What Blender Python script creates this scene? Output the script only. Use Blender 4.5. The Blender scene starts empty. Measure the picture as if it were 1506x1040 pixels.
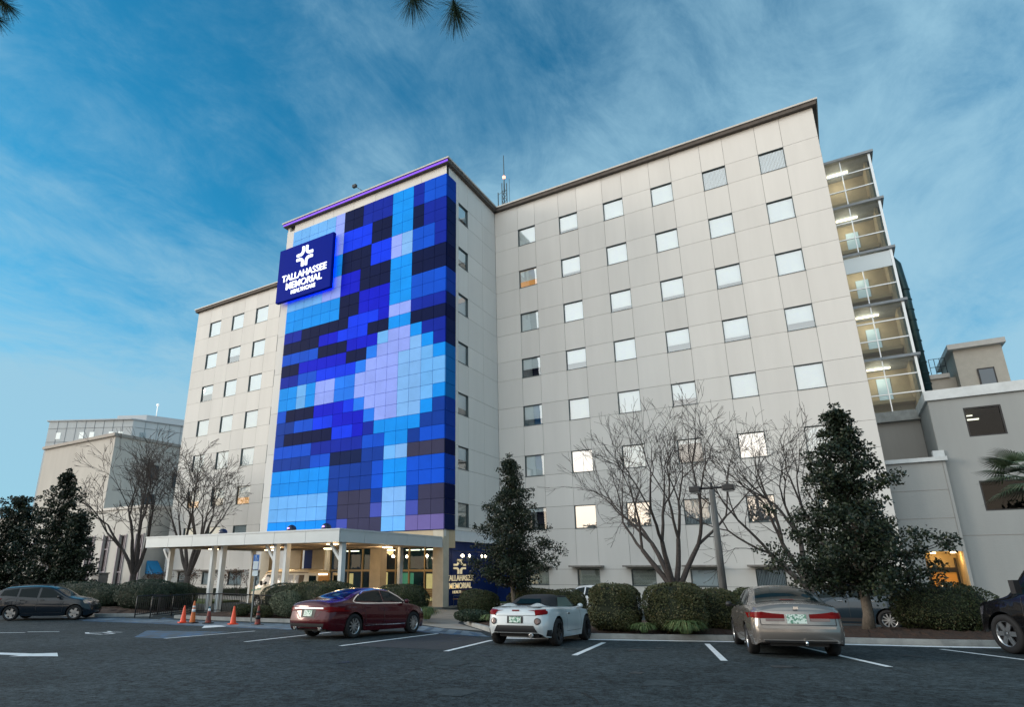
import bpy, bmesh, math, random
from mathutils import Vector, Matrix
from mathutils.bvhtree import BVHTree

random.seed(7)
PI = math.pi
scene = bpy.context.scene
col = scene.collection

# ------------------------------------------------------------------ camera
cam_d = bpy.data.cameras.new('camera')
cam_o = bpy.data.objects.new('camera', cam_d)
col.objects.link(cam_o)
scene.camera = cam_o
cam_o.location = (0, 0, 2.27)
cam_o.rotation_euler = (PI / 2 + 0.29161, 0, 0.54638)
cam_d.sensor_width = 36
cam_d.lens = 36 * 880.43 / 1506
cam_d.shift_x = (753 - 678.73) / 1506
cam_d.shift_y = (574.43 - 520) / 1506
cam_d.clip_start = 0.1
cam_d.clip_end = 3000

# ------------------------------------------------------------------ world
SUN_AZ = math.radians(246)      # compass from +Y, clockwise
SUN_EL = math.radians(16)
world = bpy.data.worlds.new('World')
scene.world = world
world.use_nodes = True
nt = world.node_tree
nt.nodes.clear()
N = nt.nodes.new
out = N('ShaderNodeOutputWorld')
sky = N('ShaderNodeTexSky')
sky.sky_type = 'NISHITA'
sky.sun_disc = False
sky.sun_elevation = SUN_EL
sky.sun_rotation = SUN_AZ
sky.air_density = 1.0
sky.dust_density = 0.6
sky.ozone_density = 3.0
tint = N('ShaderNodeMix'); tint.data_type = 'RGBA'; tint.blend_type = 'MULTIPLY'
tint.inputs[0].default_value = 1.0
tint.inputs[7].default_value = (0.20, 1.28, 1.42, 1)
nt.links.new(sky.outputs[0], tint.inputs[6])
bg1 = N('ShaderNodeBackground'); bg1.inputs[1].default_value = 0.085
nt.links.new(tint.outputs[2], bg1.inputs[0])
tc = N('ShaderNodeTexCoord')
sep = N('ShaderNodeSeparateXYZ'); nt.links.new(tc.outputs['Generated'], sep.inputs[0])
def math_node(op, a, b=None, clamp=False):
    n = N('ShaderNodeMath'); n.operation = op; n.use_clamp = clamp
    for i, v in enumerate((a, b)):
        if v is None: continue
        if isinstance(v, (int, float)): n.inputs[i].default_value = v
        else: nt.links.new(v, n.inputs[i])
    return n.outputs[0]
zc = math_node('MAXIMUM', sep.outputs[2], 0.0)
den = math_node('ADD', zc, 0.22)
px_ = math_node('DIVIDE', sep.outputs[0], den)
py_ = math_node('DIVIDE', sep.outputs[1], den)
cmb = N('ShaderNodeCombineXYZ'); nt.links.new(px_, cmb.inputs[0]); nt.links.new(py_, cmb.inputs[1])
mp = N('ShaderNodeMapping'); mp.inputs['Rotation'].default_value = (0, 0, math.radians(-38)); mp.inputs['Scale'].default_value = (1.0, 0.62, 1)
mp.inputs['Location'].default_value = (1.3, 0.4, 0)
nt.links.new(cmb.outputs[0], mp.inputs[0])
nz = N('ShaderNodeTexNoise'); nz.inputs['Scale'].default_value = 1.3; nz.inputs['Detail'].default_value = 12; nz.inputs['Roughness'].default_value = 0.58; nz.inputs['Distortion'].default_value = 0.5
nt.links.new(mp.outputs[0], nz.inputs[0])
nz2 = N('ShaderNodeTexNoise'); nz2.inputs['Scale'].default_value = 5.5; nz2.inputs['Detail'].default_value = 10; nz2.inputs['Roughness'].default_value = 0.7; nz2.inputs['Distortion'].default_value = 0.6
nt.links.new(mp.outputs[0], nz2.inputs[0])
comb = math_node('ADD', math_node('MULTIPLY', nz.outputs[0], 0.72), math_node('MULTIPLY', nz2.outputs[0], 0.28))
# unseen cloud behind the camera, brightened to light the facade; more towards the horizon
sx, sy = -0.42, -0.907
backw = math_node('ADD', math_node('MULTIPLY', sep.outputs[0], sx), math_node('MULTIPLY', sep.outputs[1], sy))
backpos = math_node('MULTIPLY', math_node('MAXIMUM', math_node('SUBTRACT', backw, 0.14), 0.0), 1.16)
bias = math_node('ADD', math_node('MULTIPLY', backpos, 0.22), math_node('MULTIPLY', math_node('SUBTRACT', 0.55, zc), 0.26))
dirx = math_node('ADD', math_node('MULTIPLY', sep.outputs[0], 0.07), math_node('MULTIPLY', math_node('MAXIMUM', math_node('SUBTRACT', 0.34, zc), 0.0), 0.9))
comb2 = math_node('ADD', math_node('ADD', comb, bias), dirx)
ramp = N('ShaderNodeMapRange'); ramp.interpolation_type = 'SMOOTHSTEP'
ramp.inputs[1].default_value = 0.30; ramp.inputs[2].default_value = 0.62
ramp.inputs[3].default_value = 0.0; ramp.inputs[4].default_value = 0.93
nt.links.new(comb2, ramp.inputs[0])
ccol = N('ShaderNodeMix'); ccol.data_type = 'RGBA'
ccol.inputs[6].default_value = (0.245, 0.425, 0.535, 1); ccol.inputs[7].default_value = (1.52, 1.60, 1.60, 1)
nt.links.new(math_node('MULTIPLY', math_node('POWER', backpos, 0.8), 1.12, True), ccol.inputs[0])
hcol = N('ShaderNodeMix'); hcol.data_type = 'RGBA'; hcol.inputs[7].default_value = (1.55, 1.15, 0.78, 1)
nt.links.new(math_node('MULTIPLY', math_node('MULTIPLY', math_node('SUBTRACT', 0.30, zc), 3.4, True), math_node('MULTIPLY', backpos, 1.3, True), True), hcol.inputs[0])
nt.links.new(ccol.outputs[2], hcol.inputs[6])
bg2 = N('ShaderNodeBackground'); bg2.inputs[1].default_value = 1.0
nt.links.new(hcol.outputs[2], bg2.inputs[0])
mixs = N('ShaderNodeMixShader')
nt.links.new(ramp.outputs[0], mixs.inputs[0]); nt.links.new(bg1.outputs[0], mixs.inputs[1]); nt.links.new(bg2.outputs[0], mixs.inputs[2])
nt.links.new(mixs.outputs[0], out.inputs[0])

# ------------------------------------------------------------------ sun
sun_d = bpy.data.lights.new('sun', 'SUN')
sun_d.energy = 1.3
sun_d.angle = math.radians(20)
sun_d.color = (1.0, 0.86, 0.72)
sun_o = bpy.data.objects.new('sun', sun_d)
col.objects.link(sun_o)
sd = Vector((math.sin(SUN_AZ) * math.cos(SUN_EL), math.cos(SUN_AZ) * math.cos(SUN_EL), math.sin(SUN_EL)))
sun_o.rotation_euler = sd.to_track_quat('Z', 'Y').to_euler()
sun_o.location = sd * 100

scene.view_settings.view_transform = 'Standard'
scene.view_settings.look = 'None'
scene.view_settings.exposure = 0.5
scene.view_settings.gamma = 1
try:
    scene.cycles.max_bounces = 6
    scene.cycles.transparent_max_bounces = 10
    scene.cycles.use_denoising = True
    scene.cycles.sample_clamp_indirect = 4
except Exception:
    pass

# ------------------------------------------------------------------ materials
_m = {}
def srgb(r, g, b):
    f = lambda c: (c / 255 / 12.92) if c / 255 <= 0.04045 else ((c / 255 + 0.055) / 1.055) ** 2.4
    return (f(r), f(g), f(b))
def mat(name, c, rough=0.6, metal=0.0, var=0.0, vscale=3.0, bump=0.0, bscale=30.0, c2=None, spec=0.5, coat=0.0, emit=None, estr=0.0, streak=False, detail=6, ramp=(0.35, 0.65)):
    if name in _m: return _m[name]
    m = bpy.data.materials.new(name); m.use_nodes = True
    t = m.node_tree; b = t.nodes['Principled BSDF']
    b.inputs['Base Color'].default_value = (*c, 1)
    b.inputs['Roughness'].default_value = rough
    b.inputs['Metallic'].default_value = metal
    b.inputs['Specular IOR Level'].default_value = spec
    b.inputs['Coat Weight'].default_value = coat
    b.inputs['Coat Roughness'].default_value = 0.04
    if emit:
        b.inputs['Emission Color'].default_value = (*emit, 1); b.inputs['Emission Strength'].default_value = estr
    tcn = t.nodes.new('ShaderNodeTexCoord')
    if var > 0 or c2:
        mpn = t.nodes.new('ShaderNodeMapping')
        if streak: mpn.inputs['Scale'].default_value = (1, 1, 0.12)
        t.links.new(tcn.outputs['Object'], mpn.inputs[0])
        n = t.nodes.new('ShaderNodeTexNoise'); n.inputs['Scale'].default_value = vscale; n.inputs['Detail'].default_value = detail
        n.inputs['Roughness'].default_value = 0.65
        t.links.new(mpn.outputs[0], n.inputs[0])
        r = t.nodes.new('ShaderNodeMapRange'); r.inputs[1].default_value = ramp[0]; r.inputs[2].default_value = ramp[1]
        t.links.new(n.outputs[0], r.inputs[0])
        x = t.nodes.new('ShaderNodeMix'); x.data_type = 'RGBA'
        if c2 is None: c2 = tuple(v * (1 - var) for v in c)
        x.inputs[6].default_value = (*c2, 1); x.inputs[7].default_value = (*c, 1)
        t.links.new(r.outputs[0], x.inputs[0]); t.links.new(x.outputs[2], b.inputs['Base Color'])
    if bump > 0:
        n2 = t.nodes.new('ShaderNodeTexNoise'); n2.inputs['Scale'].default_value = bscale; n2.inputs['Detail'].default_value = 8
        t.links.new(tcn.outputs['Object'], n2.inputs[0])
        bp = t.nodes.new('ShaderNodeBump'); bp.inputs['Strength'].default_value = bump; bp.inputs['Distance'].default_value = 0.02
        t.links.new(n2.outputs[0], bp.inputs['Height']); t.links.new(bp.outputs[0], b.inputs['Normal'])
    _m[name] = m
    return m
def glass_mat(name, tintc=(0.75, 0.9, 0.9), refl=0.18, rough=0.0):
    if name in _m: return _m[name]
    m = bpy.data.materials.new(name); m.use_nodes = True
    t = m.node_tree; t.nodes.clear()
    o = t.nodes.new('ShaderNodeOutputMaterial')
    tr = t.nodes.new('ShaderNodeBsdfTransparent'); tr.inputs[0].default_value = (*tintc, 1)
    gl = t.nodes.new('ShaderNodeBsdfGlossy'); gl.inputs['Roughness'].default_value = rough; gl.inputs[0].default_value = (1, 1, 1, 1)
    fr = t.nodes.new('ShaderNodeFresnel'); fr.inputs[0].default_value = 1.5
    ad = t.nodes.new('ShaderNodeMath'); ad.operation = 'ADD'; ad.inputs[1].default_value = refl; ad.use_clamp = True
    t.links.new(fr.outputs[0], ad.inputs[0])
    # slight waviness of float glass
    tcn = t.nodes.new('ShaderNodeTexCoord')
    n2 = t.nodes.new('ShaderNodeTexNoise'); n2.inputs['Scale'].default_value = 0.9
    t.links.new(tcn.outputs['Object'], n2.inputs[0])
    bp = t.nodes.new('ShaderNodeBump'); bp.inputs['Strength'].default_value = 0.12; bp.inputs['Distance'].default_value = 0.03
    t.links.new(n2.outputs[0], bp.inputs['Height']); t.links.new(bp.outputs[0], gl.inputs['Normal'])
    mx = t.nodes.new('ShaderNodeMixShader')
    t.links.new(ad.outputs[0], mx.inputs[0]); t.links.new(tr.outputs[0], mx.inputs[1]); t.links.new(gl.outputs[0], mx.inputs[2])
    t.links.new(mx.outputs[0], o.inputs[0])
    _m[name] = m
    return m

M_wall = mat('precast_panel', (0.665, 0.655, 0.635), 0.85, var=0.07, vscale=0.55, bump=0.15, bscale=14, streak=True)
M_seam = mat('seam_joint', (0.22, 0.21, 0.20), 0.9)
def island_var(m, amt):
    t = m.node_tree; b = t.nodes['Principled BSDF']; s_ = b.inputs['Base Color']
    g = t.nodes.new('ShaderNodeNewGeometry'); r = t.nodes.new('ShaderNodeMapRange'); r.inputs[3].default_value = 1 - amt; r.inputs[4].default_value = 1 + amt
    t.links.new(g.outputs['Random Per Island'], r.inputs[0])
    x = t.nodes.new('ShaderNodeMix'); x.data_type = 'RGBA'; x.blend_type = 'MULTIPLY'; x.inputs[0].default_value = 1
    if s_.is_linked: t.links.new(s_.links[0].from_socket, x.inputs[6])
    else: x.inputs[6].default_value = s_.default_value
    t.links.new(r.outputs[0], x.inputs[7]); t.links.new(x.outputs[2], s_)
island_var(M_wall, .035)
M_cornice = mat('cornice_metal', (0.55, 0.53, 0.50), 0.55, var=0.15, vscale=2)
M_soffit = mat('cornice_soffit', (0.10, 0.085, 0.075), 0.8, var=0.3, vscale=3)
M_frame = mat('window_frame_metal', (0.10, 0.13, 0.14), 0.4, metal=0.4)
M_blind = mat('roller_blind', (0.78, 0.87, 0.93), 0.75, var=0.06, vscale=2)
M_dark = mat('dark_interior', (0.025, 0.03, 0.035), 0.8)
M_glass = glass_mat('window_glass', (0.94, 0.98, 0.98), 0.20)
M_glassd = glass_mat('storefront_glass', (0.40, 0.58, 0.66), 0.0)
M_white = mat('white_metal', (0.78, 0.79, 0.80), 0.4, var=0.07, vscale=2)
M_greyfascia = mat('canopy_metal_panel', (0.50, 0.55, 0.58), 0.35, metal=0.1, var=0.06, vscale=1.2)
M_tan = mat('tan_render', (0.50, 0.40, 0.27), 0.85, var=0.12, vscale=1.0, bump=0.1)
M_navy = mat('navy_panel', (0.003, 0.018, 0.10), 0.6, var=0.15, vscale=1, spec=.15)
M_black = mat('black_metal', (0.012, 0.012, 0.014), 0.45)
M_chrome = mat('chrome', (0.75, 0.76, 0.78), 0.12, metal=1.0)
M_rubber = mat('tyre_rubber', (0.012, 0.012, 0.013), 0.85, var=0.3, vscale=20)
M_warm = mat('lamp_glow', (1, 0.9, 0.7), 0.5, emit=(1.0, 0.78, 0.48), estr=7.0)
M_bark = mat('grey_brown_bark', (0.075, 0.062, 0.058), 0.9, var=0.5, vscale=9, bump=0.4, bscale=25)

# ------------------------------------------------------------------ mesh helpers
class MB:
    def __init__(s): s.v = []; s.f = []; s.mi = []; s.cur = 0; s.sm = []
    def vert(s, p): s.v.append(tuple(p)); return len(s.v) - 1
    def face(s, idx, smooth=False): s.f.append(tuple(idx)); s.mi.append(s.cur); s.sm.append(smooth)
    def quad(s, a, b, c, d):
        i = len(s.v); s.v += [tuple(a), tuple(b), tuple(c), tuple(d)]; s.face((i, i + 1, i + 2, i + 3)); return s
    def box(s, x0, x1, y0, y1, z0, z1):
        i = len(s.v)
        s.v += [(x0, y0, z0), (x1, y0, z0), (x1, y1, z0), (x0, y1, z0), (x0, y0, z1), (x1, y0, z1), (x1, y1, z1), (x0, y1, z1)]
        for f in ((0, 3, 2, 1), (4, 5, 6, 7), (0, 1, 5, 4), (1, 2, 6, 5), (2, 3, 7, 6), (3, 0, 4, 7)): s.face([i + k for k in f])
        return s
    def obox(s, c, ax, ay, az):
        c, ax, ay, az = map(Vector, (c, ax, ay, az)); i = len(s.v)
        for sx_, sy_, sz_ in ((-1,-1,-1),(1,-1,-1),(1,1,-1),(-1,1,-1),(-1,-1,1),(1,-1,1),(1,1,1),(-1,1,1)):
            s.v.append(tuple(c + ax * sx_ + ay * sy_ + az * sz_))
        for f in ((0, 3, 2, 1), (4, 5, 6, 7), (0, 1, 5, 4), (1, 2, 6, 5), (2, 3, 7, 6), (3, 0, 4, 7)): s.face([i + k for k in f])
        return s
    def prism(s, poly, z0, z1):
        n = len(poly); i = len(s.v)
        zz0 = z0 if callable(z0) else (lambda x, y: z0); zz1 = z1 if callable(z1) else (lambda x, y: z1)
        s.v += [(x, y, zz0(x, y)) for x, y in poly] + [(x, y, zz1(x, y)) for x, y in poly]
        area = sum(poly[k][0] * poly[(k + 1) % n][1] - poly[(k + 1) % n][0] * poly[k][1] for k in range(n))
        o = list(range(n)) if area > 0 else list(range(n))[::-1]
        s.face([i + k for k in reversed(o)]); s.face([i + n + k for k in o])
        for q in range(n):
            a, b = o[q], o[(q + 1) % n]; s.face((i + a, i + b, i + n + b, i + n + a))
        return s
    def tube(s, pts, rad, n=8, smooth=True, cap=True):
        pts = [Vector(p) for p in pts]
        if not isinstance(rad, (list, tuple)): rad = [rad] * len(pts)
        base = len(s.v); ref = None
        for k, p in enumerate(pts):
            d = (pts[min(k + 1, len(pts) - 1)] - pts[max(k - 1, 0)])
            if d.length < 1e-9: d = Vector((0, 0, 1))
            d.normalize()
            if ref is None: ref = Vector((1, 0, 0)) if abs(d.x) < 0.8 else Vector((0, 1, 0))
            u = (ref - d * ref.dot(d)); u = u.normalized() if u.length > 1e-6 else d.orthogonal().normalized()
            ref = u; w = d.cross(u)
            for j in range(n):
                a = 2 * PI * j / n; s.v.append(tuple(p + (u * math.cos(a) + w * math.sin(a)) * rad[k]))
        for k in range(len(pts) - 1):
            for j in range(n):
                a = base + k * n + j; b = base + k * n + (j + 1) % n
                s.face((a, b, b + n, a + n), smooth)
        if cap:
            s.face([base + j for j in reversed(range(n))]); e = base + (len(pts) - 1) * n; s.face([e + j for j in range(n)])
        return s
    def lathe(s, prof, c=(0, 0, 0), axis='z', n=24, smooth=True, close=False):
        base = len(s.v); c = Vector(c)
        for r, h in prof:
            for j in range(n):
                a = 2 * PI * j / n
                if axis == 'z': p = (r * math.cos(a), r * math.sin(a), h)
                elif axis == 'x': p = (h, r * math.cos(a), r * math.sin(a))
                else: p = (r * math.sin(a), h, r * math.cos(a))
                s.v.append(tuple(c + Vector(p)))
        m_ = len(prof)
        for k in range(m_ - 1 + (1 if close else 0)):
            k2 = (k + 1) % m_
            for j in range(n):
                s.face((base + k * n + j, base + k * n + (j + 1) % n, base + k2 * n + (j + 1) % n, base + k2 * n + j), smooth)
        if not close:
            if prof[0][0] > 1e-6: s.face([base + j for j in reversed(range(n))])
            if prof[-1][0] > 1e-6: s.face([base + (m_ - 1) * n + j for j in range(n)])
        return s
    def build(s, name, mats, parent=None, bevel=0.0):
        me = bpy.data.meshes.new(name)
        me.from_pydata(s.v, [], s.f)
        if not isinstance(mats, (list, tuple)): mats = [mats]
        for m_ in mats: me.materials.append(m_)
        me.polygons.foreach_set('material_index', s.mi); me.polygons.foreach_set('use_smooth', s.sm)
        me.validate(); me.update()
        o = bpy.data.objects.new(name, me); col.objects.link(o)
        if parent: o.parent = parent
        if bevel > 0:
            b = o.modifiers.new('bevel', 'BEVEL'); b.width = bevel; b.segments = 2; b.limit_method = 'ANGLE'
        return o
def tag(o, label=None, cat=None, group=None, kind=None):
    if label: o['label'] = label
    if cat: o['category'] = cat
    if group: o['group'] = group
    if kind: o['kind'] = kind
    return o
def empty(name, loc=(0, 0, 0), rz=0.0, label=None, cat=None, group=None):
    o = bpy.data.objects.new(name, None); col.objects.link(o)
    o.location = loc; o.rotation_euler = (0, 0, rz); o.empty_display_size = 0.3
    return tag(o, label, cat, group)
def copy_tree(o, parent=None, kids=None):
    c = o.copy(); col.objects.link(c)
    if parent: c.parent = parent
    for ch in list(o.children): copy_tree(ch, c)
    return c

# ground: parking lot falls gently to the level building ground
HX, HY = -0.51959, 0.85442
def gz(x, y):
    q = x * HX + y * HY
    return max(0.0, 0.037 * (27.5 - q))

# ================================================================== SETTING
g = MB()
def Q(q, t): return (q * HX + t * HY, q * HY - t * HX)
for qa, qb in ((-60, 27.5), (27.5, 900)):
    za, zb = max(0, .037 * (27.5 - qa)), max(0, .037 * (27.5 - qb))
    for ta, tb in ((-900, 900),):
        p = [Q(qa, ta), Q(qa, tb), Q(qb, tb), Q(qb, ta)]
        g.quad((*p[0], za), (*p[1], za), (*p[2], zb), (*p[3], zb))
def asphalt():
    m = mat('worn_asphalt', (0.055, 0.062, 0.068), 0.9, bump=0.8, bscale=30, spec=.2)
    t = m.node_tree; b = t.nodes['Principled BSDF']
    tcn = t.nodes.new('ShaderNodeTexCoord')
    def noise(sc, det, ro=0.6):
        n = t.nodes.new('ShaderNodeTexNoise'); n.inputs['Scale'].default_value = sc; n.inputs['Detail'].default_value = det; n.inputs['Roughness'].default_value = ro
        t.links.new(tcn.outputs['Object'], n.inputs[0]); return n
    big = noise(0.22, 5); fine = noise(8, 5, 0.95); mid = noise(2.2, 6)
    r1 = t.nodes.new('ShaderNodeMix'); r1.data_type = 'RGBA'
    r1.inputs[6].default_value = (0.015, 0.022, 0.025, 1); r1.inputs[7].default_value = (0.040, 0.052, 0.057, 1)
    mr = t.nodes.new('ShaderNodeMapRange'); mr.inputs[1].default_value = 0.36; mr.inputs[2].default_value = 0.66
    ad = t.nodes.new('ShaderNodeMath'); ad.operation = 'ADD'
    h1 = t.nodes.new('ShaderNodeMath'); h1.operation = 'MULTIPLY'; h1.inputs[1].default_value = 0.6
    h2 = t.nodes.new('ShaderNodeMath'); h2.operation = 'MULTIPLY'; h2.inputs[1].default_value = 0.4
    t.links.new(big.outputs[0], h1.inputs[0]); t.links.new(mid.outputs[0], h2.inputs[0])
    t.links.new(h1.outputs[0], ad.inputs[0]); t.links.new(h2.outputs[0], ad.inputs[1]); t.links.new(ad.outputs[0], mr.inputs[0])
    t.links.new(mr.outputs[0], r1.inputs[0])
    # aggregate speckle
    mr2 = t.nodes.new('ShaderNodeMapRange'); mr2.inputs[1].default_value = 0.41; mr2.inputs[2].default_value = 0.60; mr2.inputs[3].default_value = 0.35; mr2.inputs[4].default_value = 2.2
    t.links.new(fine.outputs[0], mr2.inputs[0])
    mu = t.nodes.new('ShaderNodeMix'); mu.data_type = 'RGBA'; mu.blend_type = 'MULTIPLY'; mu.inputs[0].default_value = 1
    t.links.new(r1.outputs[2], mu.inputs[6]); t.links.new(mr2.outputs[0], mu.inputs[7])
    # cracks
    vo = t.nodes.new('ShaderNodeTexVoronoi'); vo.feature = 'DISTANCE_TO_EDGE'; vo.inputs['Scale'].default_value = 0.45
    wv = t.nodes.new('ShaderNodeVectorMath'); wv.operation = 'MULTIPLY_ADD'; wv.inputs[1].default_value = (0.9, 0.9, 0.9)
    t.links.new(mid.outputs['Color'], wv.inputs[0]); t.links.new(tcn.outputs['Object'], wv.inputs[2]); t.links.new(wv.outputs[0], vo.inputs['Vector'])
    mr3 = t.nodes.new('ShaderNodeMapRange'); mr3.inputs[1].default_value = 0.0; mr3.inputs[2].default_value = 0.014; mr3.inputs[3].default_value = 0.30; mr3.inputs[4].default_value = 1.0
    t.links.new(vo.outputs['Distance'], mr3.inputs[0])
    gate = noise(0.3, 2); mr4 = t.nodes.new('ShaderNodeMapRange'); mr4.inputs[1].default_value = 0.42; mr4.inputs[2].default_value = 0.5
    t.links.new(gate.outputs[0], mr4.inputs[0])
    mx = t.nodes.new('ShaderNodeMath'); mx.operation = 'MAXIMUM'; inv = t.nodes.new('ShaderNodeMath'); inv.operation = 'SUBTRACT'; inv.inputs[0].default_value = 1.0
    t.links.new(mr4.outputs[0], inv.inputs[1]); t.links.new(mr3.outputs[0], mx.inputs[0]); t.links.new(inv.outputs[0], mx.inputs[1])
    mu2 = t.nodes.new('ShaderNodeMix'); mu2.data_type = 'RGBA'; mu2.blend_type = 'MULTIPLY'; mu2.inputs[0].default_value = 1
    t.links.new(mu.outputs[2], mu2.inputs[6]); t.links.new(mx.outputs[0], mu2.inputs[7])
    t.links.new(mu2.outputs[2], b.inputs['Base Color'])
    return m
M_asph = asphalt()
tag(g.build('parking_lot_ground', M_asph), kind='structure')

def sheet(name, poly, m, off=0.004, kind='structure', nsub=0):
    s = MB()
    pts = []
    n = len(poly)
    for k in range(n):
        a, b = poly[k], poly[(k + 1) % n]
        for j in range(6): pts.append((a[0] + (b[0] - a[0]) * j / 6, a[1] + (b[1] - a[1]) * j / 6))
    area = sum(pts[k][0] * pts[(k + 1) % len(pts)][1] - pts[(k + 1) % len(pts)][0] * pts[k][1] for k in range(len(pts)))
    if area < 0: pts.reverse()
    i = [s.vert((x, y, gz(x, y) + off)) for x, y in pts]
    s.face(i)
    o = s.build(name, m); tag(o, kind=kind); return o
M_line = mat('worn_white_paint', (0.66, 0.70, 0.72), 0.8, c2=(0.30, 0.33, 0.35), vscale=7, ramp=(0.28, 0.45), detail=9)
M_bluep = mat('worn_blue_paint', (0.035, 0.12, 0.23), 0.8, c2=(0.055, 0.075, 0.09), vscale=3, ramp=(0.44, 0.62), detail=9)
M_bluep2 = mat('faded_blue_grey_paint', (0.16, 0.22, 0.27), 0.8, c2=(0.08, 0.10, 0.12), vscale=2.2, ramp=(0.38, 0.6), detail=9)
def strip(poly_list, name, m, w=0.11, off=0.008):
    s = MB()
    for pl in poly_list:
        for a, b in zip(pl[:-1], pl[1:]):
            a, b = Vector((a[0], a[1])), Vector((b[0], b[1])); L = (b - a).length; n = max(1, int(L / 0.8)); d = (b - a) / L
            nr = Vector((-d.y, d.x)) * w / 2
            for j in range(n):
                p, q = a + (b - a) * j / n, a + (b - a) * (j + 1) / n
                c4 = [p - nr, q - nr, q + nr, p + nr]
                s.quad(*[(v.x, v.y, gz(v.x, v.y) + off) for v in c4])
    return tag(s.build(name, m), kind='structure')
strip([[(-8.08, 12.58), (-8.85, 16.2)], [(-5.19, 13.21), (-5.83, 17.05)], [(-2.25, 13.7), (-3.34, 18.02)], [(0.48, 14.13), (-1.3, 18.6)], [(1.75, 19.2), (3.9, 15.0)],
       [(-11.2, 12.47), (-11.89, 18.28)], [(-14.39, 12.14), (-15.4, 16.6)], [(-17.51, 11.8), (-18.25, 15.8)]], 'parking_line', M_line, w=0.13)
strip([[(-8.91, 17.22), (-5.81, 18.21), (-2.37, 19.36), (1.98, 20.11), (8.12, 22.24)]], 'kerb_edge_line', mat('fresh_white_paint', (.78, .82, .84), .7, var=.12, vscale=4), w=0.40, off=0.008)
sheet('blue_paint_aisle', [(-33.3, 17.1), (-28.0, 18.7), (-25.6, 18.9), (-20.9, 20.0), (-17.8, 17.2), (-25.6, 17.2), (-30.3, 16.2)], M_bluep2, 0.004)
strip([[(-33.3, 16.9), (-30, 16.4), (-25.6, 17.3), (-17.8, 17.1)], [(-26.8, 17.3), (-25.4, 18.9)], [(-30, 16.6), (-28.4, 18.3)], [(-22, 17.2), (-21, 19.8)], [(-18.9, 17.1), (-19.6, 18.6)]], 'blue_paint_stripe', M_bluep, w=0.38)
sheet('blue_paint_patch', [(-18.9, 11.7), (-17.4, 11.8), (-18.7, 15.0), (-21.9, 14.0)], M_bluep, 0.004)
sheet('blue_paint_ramp', [(-28.1, 18.45), (-28.95, 19.3), (-27.4, 18.9)], M_bluep, 0.012)
sheet('white_paint_block', [(-21.5, 16.0), (-21.7, 17.3), (-22.9, 17.9), (-23.1, 17.3)], M_line, 0.012)
sheet('crosswalk_paint', [(-15.6, 22.2), (-10.9, 19.2), (-9.6, 17.4), (-12.6, 18.3), (-14.4, 19.7)], M_bluep2, 0.004)
strip([[(-15.4, 21.9), (-14.2, 19.9)], [(-14.2, 21.1), (-13.1, 19.1)], [(-13.1, 20.5), (-12.1, 18.6)], [(-12.1, 19.8), (-11.2, 18.1)], [(-11.2, 19.1), (-10.2, 17.8)], [(-14.4, 19.7), (-12.6, 18.3), (-9.6, 17.4)]], 'crosswalk_stripe', M_bluep, w=0.22, off=0.010)
# direction arrow and the wheelchair symbol painted on the asphalt
sheet('painted_arrow', [(-17.6, 6.75), (-16.3, 7.15), (-15.6, 7.35), (-15.3, 7.72), (-14.45, 7.32), (-15.35, 6.78), (-15.4, 7.0), (-16.2, 6.8), (-17.4, 6.45)], M_line, 0.008)
strip([[(-22.4, 12.1), (-22.0, 12.75), (-21.6, 12.9)], [(-22.0, 12.75), (-22.6, 13.0)], [(-21.0, 11.95), (-21.2, 12.4), (-22.0, 12.5)], [(-22.5, 12.2), (-21.9, 11.9), (-21.0, 11.9)]], 'wheelchair_symbol', M_line, w=0.12)
strip([[(-25.3, 10.2), (-24.3, 11.1)], [(-24.6, 11.3), (-23.9, 12.0)]], 'worn_marking', M_line, w=0.16)
# fresher asphalt patch in the empty stall
sheet('asphalt_patch', [(-11.0, 12.7), (-8.25, 12.9), (-8.8, 16.0), (-10.4, 17.6), (-11.6, 17.9)], mat('dark_asphalt_patch', (0.026, 0.031, 0.037), 0.85, var=0.3, vscale=4, bump=0.5, bscale=50), 0.004)

# planting beds with kerb
M_conc = mat('kerb_concrete', (0.36, 0.37, 0.36), 0.9, var=0.3, vscale=2.5, bump=0.3, bscale=20)
M_mulch = mat('bark_mulch', (0.060, 0.030, 0.018), 0.95, c2=(0.02, 0.011, 0.008), vscale=16, bump=1.0, bscale=24)
M_grass = mat('short_grass', (0.055, 0.085, 0.025), 0.95, c2=(0.03, 0.05, 0.015), vscale=6, bump=0.8, bscale=60)
M_walk = mat('path_concrete', (0.30, 0.28, 0.25), 0.9, var=0.25, vscale=1.5)
bedR = [(-9.0, 17.55), (-5.9, 18.55), (-2.45, 19.7), (1.9, 20.45), (8, 22.6), (16, 25.8), (16, 31), (7, 26.6), (1.5, 25.4), (-5, 26.0), (-10, 28.4), (-14.5, 29.6), (-16.6, 29.0), (-14.6, 24.2), (-11.0, 19.9)]
bedL = [(-28.2, 19.35), (-25.6, 19.6), (-21.0, 20.6), (-17.2, 22.8), (-16.9, 24.6), (-17.8, 25.8), (-24.5, 23.4), (-28.0, 21.8)]
bedF = [(-46, 15.6), (-38.2, 16.6), (-32.4, 17.8), (-30.3, 19.6), (-31.5, 22.6), (-38, 23.2), (-46, 22.5)]
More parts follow.
